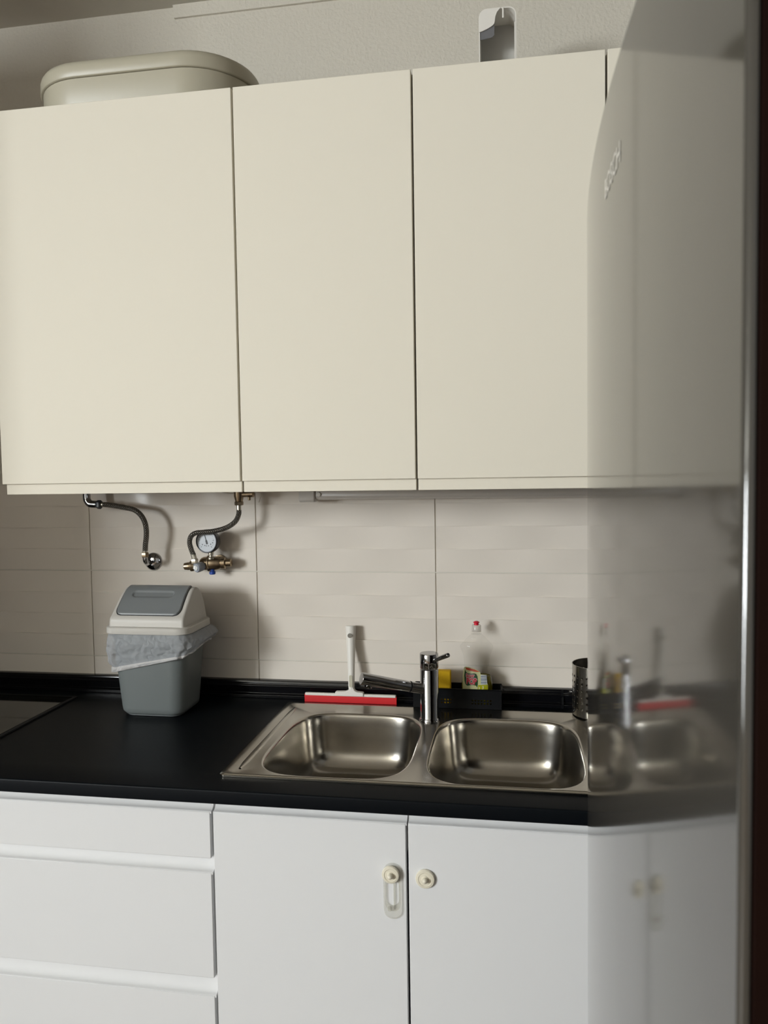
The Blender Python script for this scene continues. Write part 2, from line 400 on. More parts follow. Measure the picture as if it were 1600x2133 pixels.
t2 = thing('sink_cabinet', 'white base cabinet with two doors under the steel sink', 'cabinet', (1.0, -0.25, 0))
base_carcass(0.6, 1.4, t2)
d = front_panel(0.6030, 0.9965, 0.095, 0.8426, parent=t2); grip(0.8432, 0.869, 0.6030, 0.9985, d)
d = front_panel(1.0015, 1.3975, 0.095, 0.8426, parent=t2); grip(0.8432, 0.869, 1.0015, 1.3975, d)
t4 = thing('corner_cabinet', 'white base cabinet hidden behind the silver fridge', 'cabinet', (1.68, -0.25, 0))
base_carcass(1.4, X1 - 0.004, t4)
d = front_panel(1.4015, X1 - 0.006, 0.095, 0.8426, parent=t4); grip(0.8432, 0.869, 1.4015, X1 - 0.006, d)
t5 = thing('stove_cabinet', 'white base cabinet under the black glass hob', 'cabinet', (-0.3, -0.25, 0))
base_carcass(-0.596, 0.0, t5)
d = front_panel(-0.5945, -0.0015, 0.095, 0.8426, parent=t5); grip(0.8432, 0.869, -0.5945, -0.0015, d)

# ------------------------------------------------------------ worktop with the sink cut-out
def worktop():
    bm = B(); xs = [-0.598, 0.618, 1.382, X1 - 0.002]; ys = [-0.600, -0.515, -0.05, Y1 - 0.0015]
    zt, zb = 0.900, 0.871
    keep = [(i, j) for i in range(3) for j in range(3) if not (i == 1 and j == 1)]
    vt = {}; vb = {}
    for i, x in enumerate(xs):
        for j, y in enumerate(ys):
            vt[i, j] = bm.verts.new((x, y, zt)); vb[i, j] = bm.verts.new((x, y, zb))
    for i, j in keep:
        bm.faces.new((vt[i, j], vt[i + 1, j], vt[i + 1, j + 1], vt[i, j + 1]))
        bm.faces.new((vb[i, j], vb[i, j + 1], vb[i + 1, j + 1], vb[i + 1, j]))
        for (a, b), nb in (((( i, j), (i + 1, j)), (i, j - 1)), (((i + 1, j), (i + 1, j + 1)), (i + 1, j)), (((i + 1, j + 1), (i, j + 1)), (i, j + 1)), (((i, j + 1), (i, j)), (i - 1, j))):
            if nb not in keep: bm.faces.new((vt[a], vb[a], vb[b], vt[b]))
    bmesh.ops.recalc_face_normals(bm, faces=bm.faces[:])
    es = [e for e in bm.edges if all(abs(v.co.y + 0.6) < 1e-5 for v in e.verts) and abs(e.verts[0].co.z - e.verts[1].co.z) < 1e-6]
    bmesh.ops.bevel(bm, geom=es, offset=0.0035, segments=3, profile=0.5, affect='EDGES')
    return bm
o = obj('worktop', worktop(), M_['counter'], smooth=50)
tag(o, 'long black laminate worktop running under the tiled wall', 'worktop')

# black wall trim along the back of the worktop
up = [(Y1 - 0.001, 0.9005), (Y1 - 0.024, 0.9005), (Y1 - 0.024, 0.909), (Y1 - 0.0155, 0.912), (Y1 - 0.0195, 0.934), (Y1 - 0.0165, 0.9375), (Y1 - 0.0165, 0.944), (Y1 - 0.0145, 0.948), (Y1 - 0.001, 0.949)]
t = thing('worktop_trim', 'glossy black profile strip where the worktop meets the tiles', 'trim', (0.67, Y1 - 0.012, 0.9))
obj('strip', prism(B(), up, -0.597, X1 - 0.003), M_['upstand'], t, bevel=0.0008)
obj('trim_band', prism(B(), [(a - 0.0012, b) for a, b in up[1:-1]], 1.328, 1.334), M_['black'], t)  # narrow black band across the strip

# ------------------------------------------------------------ hob
t = thing('glass_hob', 'flat black glass cooktop set into the worktop', 'cooktop', (-0.3, -0.3, 0.9))
obj('glass', bx(-0.572, -0.022, -0.545, -0.052, 0.9005, 0.9052), M_['glassblack'], t, bevel=0.001)
bm = B()
fo, fi = (-0.580, -0.0125, -0.553, -0.044), (-0.572, -0.022, -0.545, -0.052)
for a in ((fo[0], fi[0], fo[2], fo[3]), (fi[1], fo[1], fo[2], fo[3]), (fi[0], fi[1], fo[2], fi[2]), (fi[0], fi[1], fi[3], fo[3])):
    box(bm, *a, 0.9005, 0.9040)
obj('frame', bm, M_['dark'], t)

# ------------------------------------------------------------ sink
def ring_rr(x0, x1, y0, y1, r, z, n=12): return [(x, y, z) for x, y in rrect(x0, x1, y0, y1, r, n)]
def bowl_outline(x0, x1, y0, y1, off, r, n=16):
    """rounded, slightly barrel-shaped outline; off > 0 = inwards"""
    pts = []
    cx, cy = (x0 + x1) / 2, (y0 + y1) / 2; a, b = (x1 - x0) / 2 - off, (y1 - y0) / 2 - off
    e = 4.2; N = 96
    for k in range(N):
        th = 2 * PI * k / N
        # superellipse with even angular sampling
        c, s = math.cos(th), math.sin(th)
        rr = (abs(c / a) ** e + abs(s / b) ** e) ** (-1 / e)
        pts.append((cx + rr * c, cy + rr * s))
    return pts
SZ = 0.9035
sink = thing('kitchen_sink', 'stainless steel sink with two bowls set into the black worktop', 'sink', (1.0, -0.28, 0.9))
bowls = ((0.6575, 0.990, -0.518, -0.101), (1.0185, 1.356, -0.522, -0.103))
# deck
outer = [ring_rr(0.600, 1.400, -0.533, -0.030, 0.012, 0.9005), ring_rr(0.600, 1.400, -0.533, -0.030, 0.012, 0.9035),
         ring_rr(0.603, 1.397, -0.530, -0.033, 0.012, 0.9062), ring_rr(0.616, 1.384, -0.5255, -0.045, 0.012, 0.9066),
         ring_rr(0.624, 1.376, -0.5245, -0.053, 0.014, SZ)]
bm = B(); vs = loft(bm, outer, False, False)
inner = [bowl_outline(*b, 0.0, 0.1) for b in bowls]
pts2 = []; loops = []
for lp in [[(v.co.x, v.co.y) for v in vs[-1]]] + inner:
    s = len(pts2); pts2 += [Vector(p) for p in lp]; loops.append(list(range(s, len(pts2))))
edges = [(lp[i], lp[(i + 1) % len(lp)]) for lp in loops for i in range(len(lp))]
cv, ce, cf, ov, oe, of = mgeo.delaunay_2d_cdt(pts2, edges, [], 0, 1e-7)
def inside(p, lp):
    c = False; n = len(lp)
    for i in range(n):
        x1, y1 = lp[i]; x2, y2 = lp[(i + 1) % n]
        if (y1 > p.y) != (y2 > p.y) and p.x < (x2 - x1) * (p.y - y1) / (y2 - y1) + x1: c = not c
    return c
bv = [bm.verts.new((p.x, p.y, SZ)) for p in cv]
ol = [(v.co.x, v.co.y) for v in vs[-1]]
for fc in cf:
    cen = sum((cv[i] for i in fc), Vector((0, 0))) / len(fc)
    if inside(cen, ol) and not any(inside(cen, lp) for lp in inner):
        try: bm.faces.new([bv[i] for i in fc])
        except ValueError: pass
bmesh.ops.remove_doubles(bm, verts=bm.verts[:], dist=1e-5)
bmesh.ops.recalc_face_normals(bm, faces=bm.faces[:])
if sum(f.normal.z * f.calc_area() for f in bm.faces) < 0: bmesh.ops.reverse_faces(bm, faces=bm.faces[:])
obj('deck', bm, M_['steel'], sink, smooth=40)
# raised ribs pressed into the left edge
for y0, y1 in ((-0.495, -0.075),):
    prof = []
    for k in range(13):
        y = y0 + (y1 - y0) * k / 12; w = 0.0075 * min(1, math.sin(PI * (k + .6) / 13.2) * 3)
        prof.append([(0.6335 + w * math.cos(PI * j / 8), y, SZ - 0.0004 + 0.0022 * math.sin(PI * j / 8)) for j in range(9)])
    bm = B(); loft(bm, prof, False, False, closed=False); bmesh.ops.recalc_face_normals(bm, faces=bm.faces[:])
    obj('rib', bm, M_['steel'], sink, smooth=60)
prof_b = [(0.0, 0.0), (0.0015, -0.0002), (0.0035, -0.0014), (0.0052, -0.004), (0.0065, -0.009), (0.0085, -0.03), (0.0115, -0.06), (0.015, -0.088), (0.020, -0.108),
          (0.029, -0.125), (0.042, -0.137), (0.06, -0.1435), (0.085, -0.146), (0.12, -0.148)]
for b in bowls:
    bm = B()
    rings = []
    for off, dz in prof_b:
        rings.append([(x, y, SZ + dz) for x, y in bowl_outline(*b, off, .1)])
    cx, cy = (b[0] + b[1]) / 2, (b[2] + b[3]) / 2
    rings.append([(cx + 0.045 * math.cos(2 * PI * k / 96), cy + 0.045 * math.sin(2 * PI * k / 96), SZ - 0.150) for k in range(96)])
    loft(bm, rings, False, False); 
    bmesh.ops.recalc_face_normals(bm, faces=bm.faces[:])
    if sum(f.normal.z * f.calc_area() for f in bm.faces) < 0: bmesh.ops.reverse_faces(bm, faces=bm.faces[:])
    bo = obj('bowl', bm, M_['steel'], sink, smooth=70)
    bm = lathe(B(), [(0.0455, 0.0), (0.043, 0.0015), (0.03, -0.002), (0.012, -0.003), (0.0, -0.003)], (cx, cy, SZ - 0.1505), n=32)
    obj('drain', bm, M_['chrome'], bo, smooth=40)

# ------------------------------------------------------------ tap
tx, ty = 0.998, -0.132
tap = thing('mixer_tap', 'chrome mixer tap standing between the two sink bowls', 'tap', (tx, ty, SZ))
bm = lathe(B(), [(0.026, 0), (0.026, 0.004), (0.0245, 0.007), (0.0230, 0.010), (0.0230, 0.128), (0.0222, 0.130)], (tx, ty, SZ), n=40)
obj('body', bm, M_['chrome'], tap, smooth=35)
bm = lathe(B(), [(0.0222, 0), (0.0232, 0.0015), (0.0232, 0.0355), (0.0222, 0.037), (0.0, 0.0373)], (tx, ty, SZ + 0.1325), n=40)
obj('head', bm, M_['chrome'], tap, smooth=35)
a, b_ = Vector((tx + 0.012, ty - 0.012, 1.0575)), Vector((1.0505, ty - 0.052, 1.0815))
d = (b_ - a).normalized(); L = (b_ - a).length
bm = lathe(B(), [(0.0056, 0), (0.0056, L - 0.001), (0.0050, L), (0.0040, L), (0.0040, L - 0.004), (0, L - 0.004)], a, d, 20)
obj('lever', bm, M_['chrome'], tap, smooth=35)
a, b_ = Vector((tx - 0.004, ty - 0.002, 0.981)), Vector((0.8415, -0.214, 1.0265))
d = (b_ - a).normalized(); L = (b_ - a).length
obj('spout', lathe(B(), [(0.0132, 0), (0.0132, 0.047), (0.0122, 0.048)], a, d, 32), M_['chrome'], tap, smooth=35)
obj('spout_seal', lathe(B(), [(0.0122, 0.047), (0.0138, 0.0475), (0.0138, 0.0495), (0.0122, 0.05)], a, d, 32), M_['black'], tap, smooth=35)
sp = obj('pull_out_spout', lathe(B(), [(0.0122, 0.049), (0.0130, 0.0505), (0.0148, L - 0.012), (0.0148, L - 0.001), (0.0140, L), (0.0, L + 0.0003)], a, d, 32), M_['chrome'], tap, smooth=35)
ac = a + d * (L - 0.022)
dn = (Vector((0, 0, -1)) - d * Vector((0, 0, -1)).dot(d)).normalized()
obj('aerator', lathe(B(), [(0.0095, 0.006), (0.0095, 0.0185), (0.0085, 0.02), (0.006, 0.02), (0.006, 0.018), (0, 0.018)], ac, dn, 24), M_['chrome'], sp, smooth=35)

# ------------------------------------------------------------ wall cabinets
YU = -0.351; ZB, ZT = 1.509, 2.377
def wall_cabinet(x0, x1, label, loc_x, doors, gx1=0.0025):
    t = thing('wall_cabinet', label, 'cabinet', (loc_x, -0.15, 1.484), 'cream wall cabinets above the worktop')
    bm = B(); th = 0.016
    box(bm, x0 + 0.0005, x0 + th, YU + 0.022, 0.029, 1.4865, ZT - .001); box(bm, x1 - th, x1 - 0.0005, YU + 0.022, 0.029, 1.4865, ZT - .001)
    box(bm, x0 + th, x1 - th, YU + 0.022, 0.029, 1.4865, 1.4865 + th); box(bm, x0 + th, x1 - th, YU + 0.022, 0.029, ZT - .001 - th, ZT - .001)
    box(bm, x0 + th, x1 - th, 0.02, 0.029, 1.4865 + th, ZT - .001 - th)
    obj('carcass', bm, M_['carcass'], t)
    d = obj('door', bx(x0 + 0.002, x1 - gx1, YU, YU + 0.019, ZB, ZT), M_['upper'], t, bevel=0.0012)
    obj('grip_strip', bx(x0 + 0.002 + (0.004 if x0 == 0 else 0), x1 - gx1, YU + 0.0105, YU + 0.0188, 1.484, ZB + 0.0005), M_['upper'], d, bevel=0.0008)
    return t
wall_cabinet(0.0, 0.6, 'widest cream wall cabinet, above the drawers and the pipes', 0.3, 1)
wall_cabinet(0.6, 1.0, 'narrow cream wall cabinet between the widest one and the one beside the fridge', 0.8, 1)
wall_cabinet(1.0, 1.4, 'cream wall cabinet carrying the open white container, next to the fridge', 1.2, 1)
wall_cabinet(1.4, X1 - 0.006, 'cream wall cabinet mostly hidden by the silver fridge, only a sliver showing', 1.68, 1)

# under-cabinet light
t = thing('cabinet_light', 'slim white strip light under the cream wall cabinets', 'lamp', (1.05, -0.02, 1.4855))
obj('housing', prism(B(), [(-0.035, 1.4852), (-0.038, 1.462), (-0.033, 1.456), (-0.008, 1.452), (0.0, 1.456), (0.0, 1.4852)], 0.689, 1.45), M_['lamp'], t, bevel=0.003)
obj('end_cap', prism(B(), [(-0.042, 1.4852), (-0.044, 1.452), (-0.038, 1.4475), (-0.004, 1.4475), (0.002, 1.452), (0.002, 1.4852)], 0.646, 0.689), M_['lamp'], t, bevel=0.003)
obj('switch', lathe(B(), [(0.006, 0), (0.006, 0.003), (0.005, 0.0045), (0, 0.0048)], (0.70, -0.0375, 1.468), (0, -1, 0), 16), M_['white'], t, smooth=40)

# ------------------------------------------------------------ things on top of the wall cabinets
def stadium(x0, x1, yc, r, z, n=24):
    pts = [(x1 + r * math.cos(-PI / 2 + PI * k / n), yc + r * math.sin(-PI / 2 + PI * k / n), z) for k in range(n + 1)]
    pts += [(x0 + r * math.cos(PI / 2 + PI * k / n), yc + r * math.sin(PI / 2 + PI * k / n), z) for k in range(n + 1)]
    return pts
bb = thing('bread_box', 'cream oval bread box with lid on the widest wall cabinet', 'box', (0.315, -0.145, ZT))
bm = B(); loft(bm, [stadium(0.19, 0.44, -0.145, r, z) for r, z in ((0.143, ZT + .0005), (0.146, ZT + 0.004), (0.147, 2.4635))])
obj('body', bm, M_['cream'], bb, smooth=40)
bm = B(); loft(bm, [stadium(0.19, 0.44, -0.145, r, z) for r, z in ((0.146, 2.4645), (0.1515, 2.4648), (0.153, 2.4665), (0.153, 2.488), (0.151, 2.495), (0.146, 2.502), (0.137, 2.5075), (0.12, 2.511), (0.08, 2.513))])
obj('lid', bm, M_['cream'], bb, smooth=50)

# open white container with a grey inside
jug = thing('open_container', 'small white plastic container with cut-open front on the wall cabinet near the fridge', 'container', (1.18, -0.19, ZT))
x0, x1, yf, yb_, zb_, zt_ = 1.1375, 1.2205, -0.225, -0.155, ZT + 0.0005, 2.555
def arch(x0, x1, z0, z1, r, n=8):
    pts = [(x0, z0)]
    pts += [(x0 + r - r * math.cos(PI / 2 * k / n), z1 - r + r * math.sin(PI / 2 * k / n)) for k in range(n + 1)]
    pts += [(x1 - r + r * math.sin(PI / 2 * k / n), z1 - r + r * math.cos(PI / 2 * k / n)) for k in range(n + 1)]
    pts += [(x1, z0)]
    return pts
A = arch(x0, x1, zb_, zt_, 0.018); I = arch(x0 + .0025, x1 - .0025, zb_, zt_ - .0025, 0.0158)
bm = B()
va = [[bm.verts.new((p[0], y, p[1])) for p in P] for P, y in ((A, yf), (A, yb_), (I, yb_), (I, yf))]
n = len(A)
for q in range(4):
    for i in range(n - 1):
        bm.faces.new((va[q][i], va[q][i + 1], va[(q + 1) % 4][i + 1], va[(q + 1) % 4][i]))
bmesh.ops.recalc_face_normals(bm, faces=bm.faces[:])
obj('shell', bm, M_['white'], jug, smooth=50)
M_['jugback'] = noise_bump(mat('grey_inside_plastic', (0.42, 0.41, 0.38), 0.3), 60, 0.03, 0.0005, 2, 0.06)
obj('back_panel', prism(B(), arch(x0 + .002, x1 - .002, zb_, zt_ - .002, 0.016), yb_ - 0.003, yb_, 'y'), M_['jugback'], jug)
# white front flap: upper part, rounded lower-left edge
fl = [(x0 + .001, 2.505)] + [(x0 + .001 + 0.034 * math.sin(PI / 2 * k / 8) * 1.0, 2.505 + 0.018 * (1 - math.cos(PI / 2 * k / 8)) ** .6) for k in range(1, 9)]
fl += [(1.1725, 2.5225), (1.1745, 2.536), (1.178, 2.545), (1.184, 2.5515), (1.186, 2.554), (x0 + 0.018, 2.554), (x0 + 0.008, 2.551), (x0 + 0.003, 2.545), (x0 + .001, 2.538)]
obj('front_flap', prism(B(), fl, yf - 0.0015, yf + 0.001, 'y'), M_['white'], jug)
M_['jugtint'] = clear('smoky_panel', (0.6, 0.6, 0.62), 0.1, 0.45, (0.45, 0.45, 0.47), 1.4)
obj('smoky_panel', prism(B(), [(x0 + .002, 2.489), (1.166, 2.4925), (1.1715, 2.497), (1.1725, 2.5225), (x0 + .034, 2.522), (x0 + .012, 2.515), (x0 + .002, 2.505)], yf + 0.0015, yf + 0.003, 'y'), M_['jugtint'], jug)
obj('hook', bx(1.1895, 1.1935, yf - 0.002, yf + 0.0005, 2.531, 2.5535), M_['white'], jug, bevel=0.001)
obj('side_trim', bx(x1 - 0.0045, x1 - 0.002, yf - 0.0005, yf + 0.001, zb_, 2.52), M_['white'], jug)

# ------------------------------------------------------------ swing bin
bx0, bx1, by0, by1 = 0.166, 0.388, -0.205, -0.028
bcx, bcy = (bx0 + bx1) / 2, (by0 + by1) / 2
bin_ = thing('swing_bin', 'small grey swing bin with white lid on the black worktop', 'bin', (bcx, bcy, 0.9))
def rr3(w, d, r, z, n=8): return [(bcx + 1.055 * x, bcy + y, z) for x, y in rrect(-w, w, -d, d, r, n)]
bm = B()
loft(bm, [rr3(0.0700, 0.058, 0.024, 0.9005), rr3(0.0715, 0.0595, 0.026, 0.9012), rr3(0.0715, 0.0595, 0.026, 0.9035), rr3(0.0755, 0.0635, 0.030, 0.9045),
          rr3(0.0830, 0.0685, 0.034, 0.912), rr3(0.0850, 0.0700, 0.036, 0.922), rr3(0.0985, 0.0815, 0.034, 1.118)])
obj('body', bm, M_['binbody'], bin_, smooth=50)
W2, D2 = (bx1 - bx0) / 2, (by1 - by0) / 2
bm = B()
loft(bm, [rr3(W2 - 0.006, D2 - 0.006, 0.030, 1.1195), rr3(W2 - 0.001, D2 - 0.001, 0.034, 1.1195), rr3(W2, D2, 0.034, 1.121), rr3(W2 - 0.0005, D2 - 0.0005, 0.034, 1.1345), rr3(W2 - 0.003, D2 - 0.003, 0.032, 1.137), rr3(W2 - 0.012, D2 - 0.010, 0.028, 1.1375)])
lid = obj('lid', bm, M_['binlid'], bin_, smooth=40)
# hood profile (y, z)
HP = catmull([(-0.193, 1.137, 0), (-0.1915, 1.153, 0), (-0.187, 1.161, 0), (-0.178, 1.1685, 0), (-0.158, 1.187, 0), (-0.138, 1.205, 0), (-0.120, 1.2185, 0), (-0.105, 1.2255, 0), (-0.090, 1.226, 0), (-0.075, 1.219, 0), (-0.062, 1.203, 0), (-0.050, 1.178, 0), (-0.040, 1.137, 0)], 4)
HP = [(p[0], p[1]) for p in HP]
def hw(z): return 0.1030 - 0.004 * (z - 1.137) / 0.09
bm = B(); NX = 16; rows = []
for y, z in HP:
    w = hw(z); row = []
    for i in range(NX + 1):
        u = -1 + 2 * i / NX; row.append(bm.verts.new((bcx + w * u, y, z)))
    rows.append(row)
for a, b in zip(rows[:-1], rows[1:]):
    for i in range(NX): bm.faces.new((a[i], a[i + 1], b[i + 1], b[i]))
for s in (0, NX):
    bm.faces.new([r[s] for r in (rows if s == 0 else rows[::-1])])
bmesh.ops.recalc_face_normals(bm, faces=bm.faces[:])
if sum(f.normal.z * f.calc_area() for f in bm.faces) < 0: bmesh.ops.reverse_faces(bm, faces=bm.faces[:])
obj('hood', bm, M_['binlid'], lid, bevel=0.006, bseg=3, smooth=60)
# flap following the front slope, with a scooped handle slot
def slope_pts(y0, y1, m):
    prof = [p for p in HP]
    out = []
    for k in range(m + 1):
        y = y0 + (y1 - y0) * k / m
        for (ya_, za_), (yb2, zb2) in zip(prof[:-1], prof[1:]):
            if ya_ <= y <= yb2 and yb2 > ya_:
                f = (y - ya_) / (yb2 - ya_); z = za_ + f * (zb2 - za_); nv = Vector((0, -(zb2 - za_), (yb2 - ya_))).normalized(); out.append((Vector((0, y, z)), nv)); break
    return out
def flap_mesh(wb, wt, y0, y1, off, slot, bcorner):
    m, n = 44, 84; sl = slope_pts(y0, y1, m); bm = B(); rows = []
    # smooth normals
    for k, (p, nv) in enumerate(sl):
        t = k / m; w = wb + (wt - wb) * t
        dy = (y1 - y0) * t
        if dy < bcorner: w -= bcorner - math.sqrt(max(0, bcorner ** 2 - (bcorner - dy) ** 2))
        row = []
        for i in range(n + 1):
            u = -1 + 2 * i / n; x = w * u; d = 0
            if slot:
                s = (t - 0.565) * 0.105; L = 0.048
                sd = math.hypot(max(abs(x + 0.004) - L, 0), s) - 0.0095
                d = -0.0034 * max(0, min(1, -sd / 0.0025 + .3))
            if slot and (i in (0, n) or k in (0, m)): d = -off + 0.0008
            q = p + nv * (off + d); row.append(bm.verts.new((bcx - 0.002 + x, q.y, q.z)))
        rows.append(row)
    for a, b in zip(rows[:-1], rows[1:]):
        for i in range(n): bm.faces.new((a[i], a[i + 1], b[i + 1], b[i]))
    bmesh.ops.recalc_face_normals(bm, faces=bm.faces[:])
    if sum(f.normal.z * f.calc_area() for f in bm.faces) < 0: bmesh.ops.reverse_faces(bm, faces=bm.faces[:])
    return bm
obj('flap_gap_shade', flap_mesh(0.0905, 0.0880, -0.1835, -0.0920, 0.0006, False, 0.018), M_['dark'], lid, smooth=60)  # dark sheet under the flap, the gap's shade put into its colour
obj('flap', flap_mesh(0.0885, 0.0865, -0.1818, -0.0930, 0.0044, True, 0.017), M_['flap'], lid, smooth=60)
# bin liner folded over the rim
def liner():
    N = 168; base = rrect(-W2 * 1.055 + 0.008, W2 * 1.055 - 0.008, -D2 + 0.008, D2 - 0.008, 0.032, 41); N = len(base)
    rng = random.Random(3); ph = [rng.uniform(0, 6.28) for _ in range(8)]
    m = 26; rings = [];
    hem_rings = []
    for j in range(m + 1):
        t = j / m; ring = []
        for k, (x, y) in enumerate(base):
            a = math.atan2(y / D2, x / W2)
            # hem height: low at the front-left, high at the back right
            fx = (x + W2) / (2 * W2); fy = (y + D2) / (2 * D2)
            hem = 1.008 + 0.058 * fx ** 0.75 + 0.014 * fy * fx + 0.008 * fy + 0.0035 * math.sin(5 * a + ph[0]) + 0.002 * math.sin(13 * a + ph[1])
            z = 1.1185 + (hem - 1.1185) * t
            bulge = 0.005 + 0.009 * math.sin(PI * min(1, t * 1.15)) + 0.013 * max(0, fx - 0.72) / 0.28 * math.sin(PI * min(1, t * .95 + .08)) * (0.4 + fy)
            bulge -= 0.012 * t * (1 - fx) ** 2
            wr = (0.0026 * math.sin(11 * a + 3.0 * t + ph[2] + 1.5 * math.sin(3 * a)) + 0.0024 * abs(math.sin(17 * a - 4 * t + ph[3] + 2 * math.sin(5 * a + t))) + 0.0016 * math.sin(47 * a + 9 * t + ph[4])
                  + 0.0022 * math.sin(21 * t + 6 * a + ph[5]) * t) * (0.35 + t)
            nrm = Vector((x / W2, y / D2)); nx_ = Vector((math.copysign(abs(nrm.x) ** 3, nrm.x), math.copysign(abs(nrm.y) ** 3, nrm.y)))
            nx_.normalize()
            # keep outside the tapered body
            tap_ = 0.0 - 0.0 * t
            r = bulge + wr
            body_in = (1.118 - z) / 0.196 * 0.0125
            r2 = r - body_in * 0.2
            ring.append((bcx + x + nx_.x * r2, bcy + y + nx_.y * r2, z))
        rings.append(ring)
    bm = B(); loft(bm, rings, False, False)
    bmh = B(); hem0 = rings[-4]; hem1 = rings[-1]
    cx = Vector((bcx, bcy, 0))
    def grow(p, g, dz=0):
        v = Vector((p[0] - bcx, p[1] - bcy, 0)); v.normalize(); return (p[0] + v.x * g, p[1] + v.y * g, p[2] + dz)
    loft(bmh, [[grow(p, 0.0008) for p in hem0], [grow(p, 0.0022, -0.003) for p in hem0], [grow(p, 0.0022) for p in hem1], [grow(p, 0.0002, -0.0012) for p in hem1], [grow(p, -0.001) for p in hem1]], False, False)
    return bm, bmh
bm, bmh = liner()
ln = obj('bin_liner', bm, M_['bag'], bin_, smooth=80, label='crumpled see-through white bag folded over the rim')
obj('liner_hem', bmh, M_['baghem'], ln, smooth=80)

# ------------------------------------------------------------ squeegee
sq = thing('window_squeegee', 'white handled squeegee with red rubber blade leaning on the tiles', 'squeegee', (0.77, -0.005, 0.9))
def tilt(p):      # blade plane leans back a little towards the wall
    return p
obj('blade', bx(0.6425, 0.8965, -0.0135, -0.0095, 0.9012, 0.9235), M_['red'], sq, bevel=0.0008)
obj('blade_holder', bx(0.6445, 0.8945, -0.0155, -0.0065, 0.9205, 0.9275), M_['white'], sq, bevel=0.0015)
bm = prism(B(), [(0.729, 0.9222), (0.807, 0.9222), (0.807, 0.9315), (0.803, 0.9330), (0.789, 0.9342), (0.783, 0.9375), (0.779, 0.946), (0.769, 0.946), (0.765, 0.9375), (0.757, 0.9345), (0.732, 0.9335), (0.729, 0.9320)], -0.0185, -0.0045, 'y')
obj('head', bm, M_['white'], sq, bevel=0.0015)
# handle: tapered round tube, open at the top
hb, ht = Vector((0.7735, -0.0115, 0.940)), Vector((0.7685, 0.0155, 1.1075))
d = (ht - hb).normalized(); L = (ht - hb).length
bm = lathe(B(), [(0.0078, 0), (0.0085, 0.010), (0.0095, 0.055), (0.0115, 0.11), (0.0142, L - 0.002), (0.0146, L), (0.0122, L), (0.0112, L - 0.03), (0, L - 0.032)], hb, d, 28)
hd = obj('handle', bm, M_['white'], sq, smooth=45)
fwd = Vector((0, -1, 0)); fwd = (fwd - d * fwd.dot(d)).normalized(); side = d.cross(fwd)
hc = hb + d * (L - 0.026) + fwd * 0.0133
obj('hanging_hole_shade', lathe(B(), [(0.0062, -0.002), (0.0062, 0.0006), (0, 0.0006)], hc, fwd, 20), M_['hole'], hd)  # solid disc, the shade inside the hole put into its colour
def capsule_patch(c, ax, sd, nrm, L, r, n=10):
    pts = []
    for k in range(n + 1): 
        a = -PI / 2 + PI * k / n; pts.append(c + ax * (L / 2 + r * math.cos(a)) + sd * (r * math.sin(a)))
    for k in range(n + 1):
        a = PI / 2 + PI * k / n; pts.append(c + ax * (-L / 2 + r * math.cos(a)) + sd * (r * math.sin(a)))
    bm = B(); loft(bm, [[p - nrm * 0.003 for p in pts], [p + nrm * 0.0006 for p in pts]]); return bm
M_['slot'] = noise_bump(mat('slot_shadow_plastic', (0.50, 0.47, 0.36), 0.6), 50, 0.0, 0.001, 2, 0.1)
obj('slot', capsule_patch(hb + d * 0.022 + fwd * 0.0086, d, side, fwd, 0.024, 0.0042), M_['slot'], hd)

# ------------------------------------------------------------ basket, sponge, washing-up bottle
bk = thing('sink_caddy', 'black perforated plastic basket behind the tap', 'basket', (1.06, -0.013, 0.907))
def hole_cells(bm, origin, du, dv, nu, nv, pu, pv, r, curve=None, seg=8):
    """flat or curved sheet of nu x nv square cells with round holes"""
    cache = {}
    def V(u, v):
        key = (round(u, 6), round(v, 6))
        if key not in cache:
            p = origin + du * u + dv * v if curve is None else curve(u, v)
            cache[key] = bm.verts.new(p)
        return cache[key]
    for i in range(nu):
        for j in range(nv):
            cu, cv_ = (i + .5) * pu, (j + .5) * pv
            o_ = [(cu + pu / 2 * a, cv_ + pv / 2 * b) for a, b in ((1, 0), (1, 1), (0, 1), (-1, 1), (-1, 0), (-1, -1), (0, -1), (1, -1))]
            h_ = [(cu + r * math.cos(PI / 4 * k), cv_ + r * math.sin(PI / 4 * k)) for k in range(8)]
            ov_ = [V(*p) for p in o_]; hv = [V(*p) for p in h_]
            for k in range(8):
                bm.faces.new((ov_[k], ov_[(k + 1) % 8], hv[(k + 1) % 8], hv[k]))
kx0, kx1, kyf, kyb, kz0, kz1 = 0.945, 1.1745, -0.041, 0.0095, 0.9075, 0.9575
bm = B()   # front wall with two groups of holes
px = 0.0078
def fr(xa, xb, za_, zb2): 
    vs_ = [bm.verts.new(p) for p in ((xa, kyf, za_), (xb, kyf, za_), (xb, kyf, zb2), (xa, kyf, zb2))]; bm.faces.new(vs_)
g1, g2 = (1.0165, 4), (1.0960, 7)
zh0 = 0.918; zh1 = zh0 + 2 * px
fr(kx0, kx1, kz0, zh0); fr(kx0, kx1, zh1, kz1)
xa = kx0
for gx, n in (g1, g2):
    fr(xa, gx, zh0, zh1)
    hole_cells(bm, Vector((gx, kyf, zh0)), Vector((1, 0, 0)), Vector((0, 0, 1)), n, 2, px, px, 0.0026)
    xa = gx + n * px
fr(xa, kx1, zh0, zh1)
bmesh.ops.remove_doubles(bm, verts=bm.verts[:], dist=1e-5)
obj('front_wall', bm, M_['black'], bk, solid=-0.002)
bm = B()
box(bm, kx0, kx0 + .002, kyf, kyb, kz0, kz1 + .004); box(bm, kx1 - .002, kx1, kyf, kyb, kz0, kz1 + .002); box(bm, kx0, kx1, kyb - .002, kyb, kz0, kz1 + .004)
box(bm, kx0, kx1, kyf, kyb, kz0, kz0 + .002)
